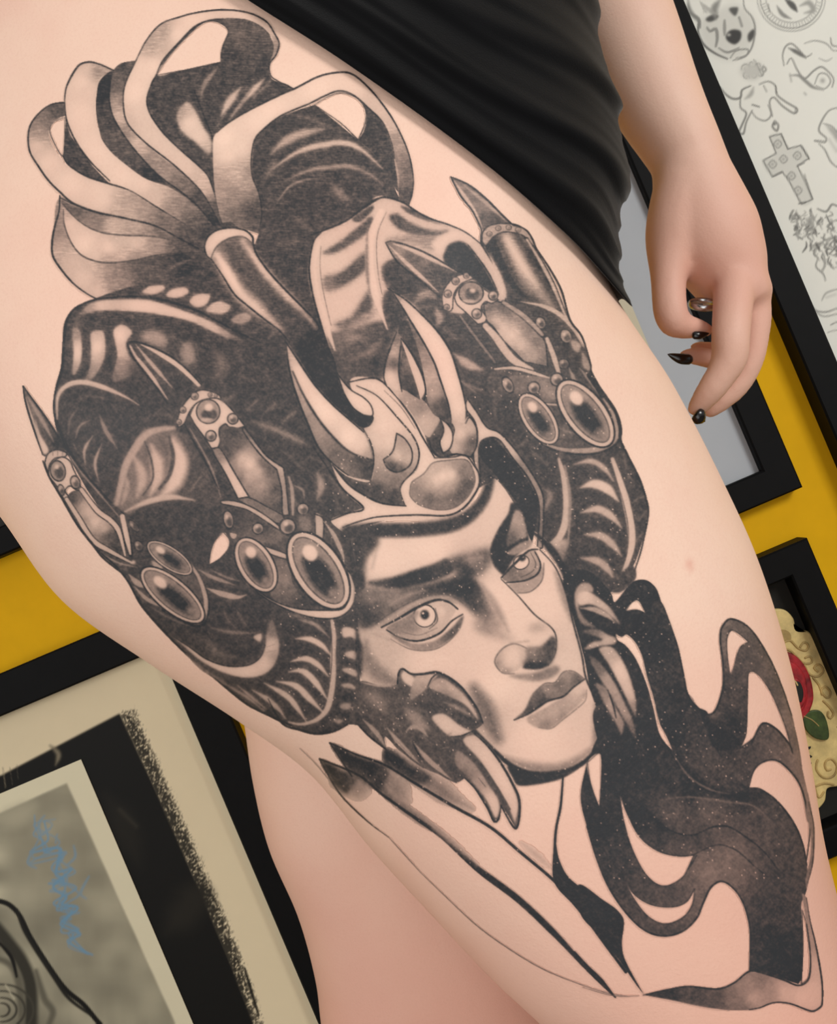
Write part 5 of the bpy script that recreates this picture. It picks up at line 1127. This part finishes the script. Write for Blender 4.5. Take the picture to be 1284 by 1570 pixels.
    for k_ in range(120):
        x = rr.uniform(970, 1290); y = rr.uniform(90, 330) if x < 1100 else rr.uniform(110, 470)
        if y > 200 + (x - 960) * 1.2: continue
        S('(%d,%d)(%d,%d)(%d,%d)' % (x, y, x + rr.uniform(-30, 30), y + rr.uniform(10, 40), x + rr.uniform(-40, 40), y + rr.uniform(30, 70)), rr.uniform(1.2, 3.2), rr.uniform(.25, .65), 1.2)
    S('(1140,90)(1200,110)(1240,60)(1284,80)', 3, .5, 1); L('(1130,330)(1150,360)', 7, .8, 2); S('(1140,440)(1130,490)(1180,540)(1195,585)', 2.2, .5, 1); S('(1180,400)(1190,470)(1170,530)', 3, .35, 1.5); L('(1250,300)(1270,380)', 8, .6, 2)
    S('(1090,740)(1130,790)(1200,800)(1284,770)', 2.4, .45, 1); S('(1110,780)(1180,830)(1284,810)', 2, .4, 1); L('(1230,890)(1284,860)', 5, .7, 1.5); S('(1170,720)(1200,670)(1284,640)', 2.4, .35, 1.5); L('(1200,700)(1260,680)', 9, .2, 4); S('(1210,940)(1284,920)', 2, .4, 1)
    return c
flash = draw_flash()
FLASHM = mat_print('white_drawing_paper', (240, 240, 230), (48, 48, 48))
rA = empty('picture_frame', (*wall_xz(676, -700)[:1], WALL - .01, wall_xz(676, -700)[1]))
tag(rA, 'black framed white sheet of pencil animal and cross sketches right of the hand', 'picture frame')
x0, z0 = wall_xz(676, -330); x1, z1 = wall_xz(1130, 640)
rail_set(rA, x0, x1, z0, z1, 48 * U, .03)
sheet('drawing_sheet', rA, x0 - .002, x1 + .002, z0 - .002, z1 + .002, WALL - .012, FLASHM, {'ink': flash.K}, .0012)
# --- grey matted picture behind the hand
GREYM = mat_print('pale_grey_mat_board', (186, 192, 198), (90, 90, 95)); CREAM = mat_print('cream_print_paper', (214, 206, 180), (60, 60, 60))
x0, z0 = wall_xz(60, -148); x1, z1 = wall_xz(510, 560)
rB = empty('picture_frame', (x0, WALL - .01, z0)); tag(rB, 'black frame with a plain pale grey mat, partly hidden behind the hand and thigh', 'picture frame')
rail_set(rB, x0, x1, z0, z1, 47 * U)
sheet('mat_board', rB, x0 - .002, x1 + .002, z0 - .002, z1 + .002, WALL - .010, GREYM)
sheet('print_sheet', rB, x0 + 80 * U, x1 - 82 * U, z0 + 82 * U, z1 - 80 * U, WALL - .0115, CREAM)
# --- black frame at the left edge
x0, z0 = wall_xz(-1000, 230); x1, z1 = wall_xz(-440, 760)
rE = empty('picture_frame', (x0, WALL - .01, z0)); tag(rE, 'black frame above the yellow wall strip at the left edge, behind the hip', 'picture frame')
rail_set(rE, x0, x1, z0, z1, 42 * U)
sheet('print_sheet', rE, x0 - .002, x1 + .002, z0 - .002, z1 + .002, WALL - .010, mat_print('dark_print_paper', (40, 38, 36), (20, 20, 20)))
# --- large print with a brushed black border, lower left
def draw_poster():
    c = Canvas(1284, 1570); S, F, L, E = c.S, c.F, c.L, c.E
    c.fr(0, 900, 2.344)
    rng = np.random.default_rng(11)
    F('(-20,690)!(430,455)!(480,560)!(560,730)!(700,1050)!(820,1330)!(920,1590)!(-20,1590)!', .96, .8)
    # dry brush grain along the edge
    g = Canvas(1284, 1570); g.fr(0, 900, 2.344)
    g.F('(425,450)!(485,430)!(530,530)!(600,690)!(700,920)!(800,1150)!(880,1340)!(960,1590)!(900,1590)!(820,1340)!(690,1040)!(560,740)!', .5, 3)
    g.F('(440,470)!(470,450)!(520,560)!(650,850)!(760,1100)!(840,1290)!(920,1590)!(890,1590)!(690,1040)!', .75, 4)
    n = rng.random(c.K.shape).astype(np.float32); n = .55 * n + .45 * (box(n, 1.) - .5) * 3 + .22
    m = (n < g.K); c.K = np.maximum(c.K, np.where(m, .8 * np.clip(g.K * 1.5, 0, 1), 0)).astype(np.float32)
    for t, w in (('(880,1370)(900,1440)(930,1540)', 4), ('(850,1330)(890,1450)', 3), ('(700,1060)(760,1200)', 3)): S(t, w, .9, 1)
    L('(180,570)(210,600)(200,640)', 8, .5, 4); L('(10,650)(20,720)', 6, .35, 2); L('(35,650)(45,710)', 3, .55, 1.5); L('(60,640)(65,690)', 3, .6, 1.5)
    L('(380,750)(440,850)(500,1000)', 40, .9, 18); L('(640,1100)(700,1120)(600,1240)', 50, .88, 20); L('(430,800)(490,860)', 12, .78, 8)
    return c
def draw_swirl():
    c = Canvas(1284, 1570); S, F, L, E = c.S, c.F, c.L, c.E
    c.K[:] = .0
    c.fr(0, 900, 2.344)
    F('(-60,840)!(240,705)!(640,1590)!(-60,1590)!', .36, .5)
    rng = np.random.default_rng(4); n = rng.random(c.K.shape).astype(np.float32); n = box(box(n, 14), 14); n = (n - n.mean()) / n.std()
    c.K = np.where(c.K > .05, np.clip(c.K + .035 * n, 0, 1), c.K).astype(np.float32)
    L('(0,830)(60,830)(120,790)', 30, .27, 14)
    S('(-20,1125)(30,1140)(70,1180)(110,1260)(190,1385)(240,1450)(300,1500)(350,1560)(390,1600)', 7, .95, 1, tp=(1, 1)); S('(60,1160)(90,1240)(200,1410)(250,1480)(330,1540)', 6, .9, 2)
    S('(-20,1220)(30,1280)(80,1350)(110,1440)(110,1600)', 20, .8, 5, tp=(1, 1)); S('(-20,1330)(40,1360)(70,1430)(80,1600)', 12, .6, 4); S('(130,1380)(160,1480)(190,1530)(160,1600)', 10, .6, 4); S('(-10,1270)(40,1330)(60,1400)', 5, .95, 2)
    for r in (30, 55, 85, 115): S(' '.join('%d,%d' % (5 + r * math.cos(a), 1520 + r * .8 * math.sin(a)) for a in np.linspace(-1.6, 1.6, 14)), 3.5, .75, 1.6)
    L('(20,1430)(50,1480)', 8, .1, 3)
    return c
def draw_blue():
    c = Canvas(1284, 1570); c.fr(0, 900, 2.344); rr = random.Random(8)
    spine = [(165, 830), (150, 880), (180, 920), (130, 970), (220, 960), (190, 1010), (250, 1040), (200, 1080), (260, 1090), (210, 1140), (270, 1170), (230, 1210), (280, 1240), (260, 1270), (320, 1310)]
    for k in range(5):
        t = ' '.join('%d,%d' % (x + rr.uniform(-42, 42) * (1 - i / 22), y + rr.uniform(-26, 26)) for i, (x, y) in enumerate(spine))
        c.S(t, rr.uniform(2, 4), .9, 1.8, rr.uniform(.6, .95))
    for t in ('(160,822)(140,850)(150,890)(180,870)', '(265,930)(270,970)(240,1000)', '(120,940)(100,990)(130,1010)', '(320,1040)(290,1100)(310,1120)', '(205,890)(200,920)'): c.S(t, 4, .55, 2)
    return c
po = draw_poster(); sw = draw_swirl(); bl = draw_blue()
MATM = mat_print('cream_mat_paper', (240, 224, 188), (8, 8, 7)); SWM = mat_print('warm_white_print_paper', (240, 232, 200), (14, 13, 12), .6, (112, 160, 192))
x0, z0 = wall_xz(-1050, -760); x1, z1 = wall_xz(-447, -38)
rD = empty('picture_frame', (x0, WALL - .01, z0)); tag(rD, 'large black frame with cream paper and brushed black print, lower left below the hip', 'picture frame')
rail_set(rD, x0, x1, z0, z1, 61 * U, .024)
sheet('mat_sheet', rD, x0 - .002, x1 + .002, z0 - .002, z1 + .002, WALL - .010, MATM, {'ink': po.K}, .0013)
# white-bordered print lying on it (its drawing keeps the border bare)
xa, za = wall_xz(-1000, -700); xb, zb = wall_xz(-630, -148)
sheet('print_sheet', rD, xa, xb, za, zb, WALL - .0112, SWM, {'ink': sw.K, 'accent': bl.K}, .0012, .0009)
# --- shadow box with a carved rose plaque, lower right
x0, z0 = wall_xz(60, -686); x1, z1 = wall_xz(484, -312)
rC = empty('shadow_box', (x0, WALL - .01, z0)); tag(rC, 'black shadow box with cream scroll plaque and red rose, right edge beside the thigh', 'picture frame')
rail_set(rC, x0, x1, z0, z1, 45 * U, .03)
sheet('backing_board', rC, x0 - .002, x1 + .002, z0 - .002, z1 + .002, WALL - .003, mat_plain('dark_backing_board', (30, 28, 22), .7, .1, 30))
PLQ = mat_plain('cream_carved_plaque', (226, 202, 136), .5, .07, 60, .2); PLQD = mat_plain('tan_scroll_relief', (188, 160, 100), .5, .1, 60, .2)
ROSE = mat_plain('red_rose_petal', (168, 38, 44), .55, .18, 90); LEAF = mat_plain('dark_green_leaf', (66, 84, 40), .5, .15, 90); DARKM = mat_plain('black_paint_stroke', (28, 30, 24), .6, .1, 60)
YP = WALL - .012
def pxw(x, y, d): p = P(x, y, d); return p
def slab(name, root, txt, frm, yfront, thick, mat, bev=.0015, smooth=False):
    """thick plate from a traced outline; front face at yfront, rounded shoulder"""
    c = Canvas(4, 4); c.fr(*frm); poly = c.curve(txt, True)
    pts3 = np.array([P(x, y, yfront) for x, y in poly])
    cen = pts3.mean(0); bm = bmesh.new(); rings = []
    n = len(pts3); tang = np.roll(pts3, -1, 0) - np.roll(pts3, 1, 0); nor = np.stack([tang[:, 2], np.zeros(n), -tang[:, 0]], -1); nor /= np.linalg.norm(nor, axis=1)[:, None] + 1e-9
    area2 = np.sum(pts3[:, 0] * np.roll(pts3[:, 2], -1) - np.roll(pts3[:, 0], -1) * pts3[:, 2])
    if area2 < 0: nor = -nor
    for (o, y) in ((0, yfront + thick), (0, yfront + bev), (-bev * .4, yfront + bev * .3), (-bev, yfront)):
        rings.append([bm.verts.new((p[0] + nn[0] * o, y, p[2] + nn[2] * o)) for p, nn in zip(pts3, nor)])
    for a, b in zip(rings, rings[1:]):
        for i in range(n): bm.faces.new((a[i], a[(i+1) % n], b[(i+1) % n], b[i]))
    f = bm.faces.new(rings[-1]); bm.faces.new(rings[0]); bmesh.ops.triangulate(bm, faces=[f])
    return bm_obj(name, bm, mat, root, smooth)
def ridge(name, root, txt, frm, yfront, r, mat):
    c = Canvas(4, 4); c.fr(*frm); poly = c.curve(txt, False)
    A = [list(P(x, y, yfront)) + [r, r * .8] for x, y in poly[::2]]
    v, q_ = tube_world(A, 8, 2)
    me = np_mesh(name, v, q_); me.materials.append(mat)
    return link(bpy.data.objects.new(name, me), root)
fR = (1000, 920, 4.521)
plq = slab('plaque', rC, '(640,170)(760,90)(860,62)(930,72)(985,130)(1005,205)(1080,215)(1130,270)(1170,370)(1230,470)(1260,560)(1330,620)(1400,760)(1380,860)(1300,900)(1340,1000)(1400,1100)(1380,1240)(1300,1290)(1220,1310)(1200,1400)(1120,1470)(940,1490)(760,1440)(640,1400)(560,1300)(480,1270)(430,1160)(470,1040)(420,940)(400,800)(450,700)(440,560)(480,430)(560,360)(580,250)', fR, YP, .006, PLQ, .0016)
for t in ('(900,300)(960,280)(1010,330)(1070,350)(1085,310)(1050,295)(1030,325)', '(890,330)(960,350)(1010,400)(1060,440)(1110,430)(1100,390)(1065,400)', '(1060,450)(1090,510)(1150,530)(1190,490)(1160,445)(1125,470)(1150,495)', '(1120,540)(1160,590)(1180,640)(1220,680)(1240,640)(1200,600)(1170,640)(1195,665)', '(1190,700)(1230,740)(1260,790)(1240,820)(1215,790)(1235,765)', '(1150,1110)(1140,1170)(1190,1230)(1260,1220)(1284,1150)(1240,1100)(1200,1130)(1215,1180)(1250,1170)', '(1130,1300)(1160,1370)(1200,1320)', '(1290,880)(1330,900)(1350,960)', '(1140,1290)(1200,1270)(1260,1280)'):
    ridge('scroll', rC, t, fR, YP - .0004, .0011, PLQD)
for t in ('(880,215)(920,205)(960,230)(965,275)(920,280)(890,260)',): slab('painted_mark', rC, t, fR, YP - .0004, .001, PLQD, .0003)
for t in ('(1050,1045)(1080,1020)(1105,1015)(1095,1035)', '(1058,1085)(1085,1070)(1115,1085)(1090,1097)', '(1060,1130)(1090,1118)(1110,1130)(1095,1147)', '(1058,1200)(1075,1195)(1080,1215)'):
    slab('painted_mark', rC, t, fR, YP - .0005, .001, DARKM, .0003)
slab('leaf', rC, '(1050,810)(1100,770)(1170,770)(1215,840)(1228,960)(1150,965)(1085,920)(1055,860)', fR, YP - .004, .002, LEAF, .001)
ridge('leaf_vein', rC, '(1055,805)(1110,830)(1165,880)', fR, YP - .0042, .0005, PLQD)
for k_, (t, y) in enumerate((('(780,520)(830,420)(910,360)(990,380)(1060,450)(1110,560)(1125,690)(1090,790)(1040,860)(1030,960)(900,960)(800,800)', .004), ('(850,480)(930,420)(1010,450)(1070,540)(1085,680)(1040,780)(950,800)(860,700)', .006), ('(960,560)(1010,540)(1060,600)(1075,690)(1030,760)(975,720)(950,640)', .008))):
    slab('rose_petal', rC, t, fR, YP - y, .0035, ROSE, .0022, False)
slab('rose_heart', rC, '(985,570)(1030,570)(1055,640)(1040,710)(1000,690)(990,630)', fR, YP - .0088, .002, DARKM, .0012)
ridge('petal_edge', rC, '(950,570)(985,555)(1010,590)', fR, YP - .009, .0008, PLQ)
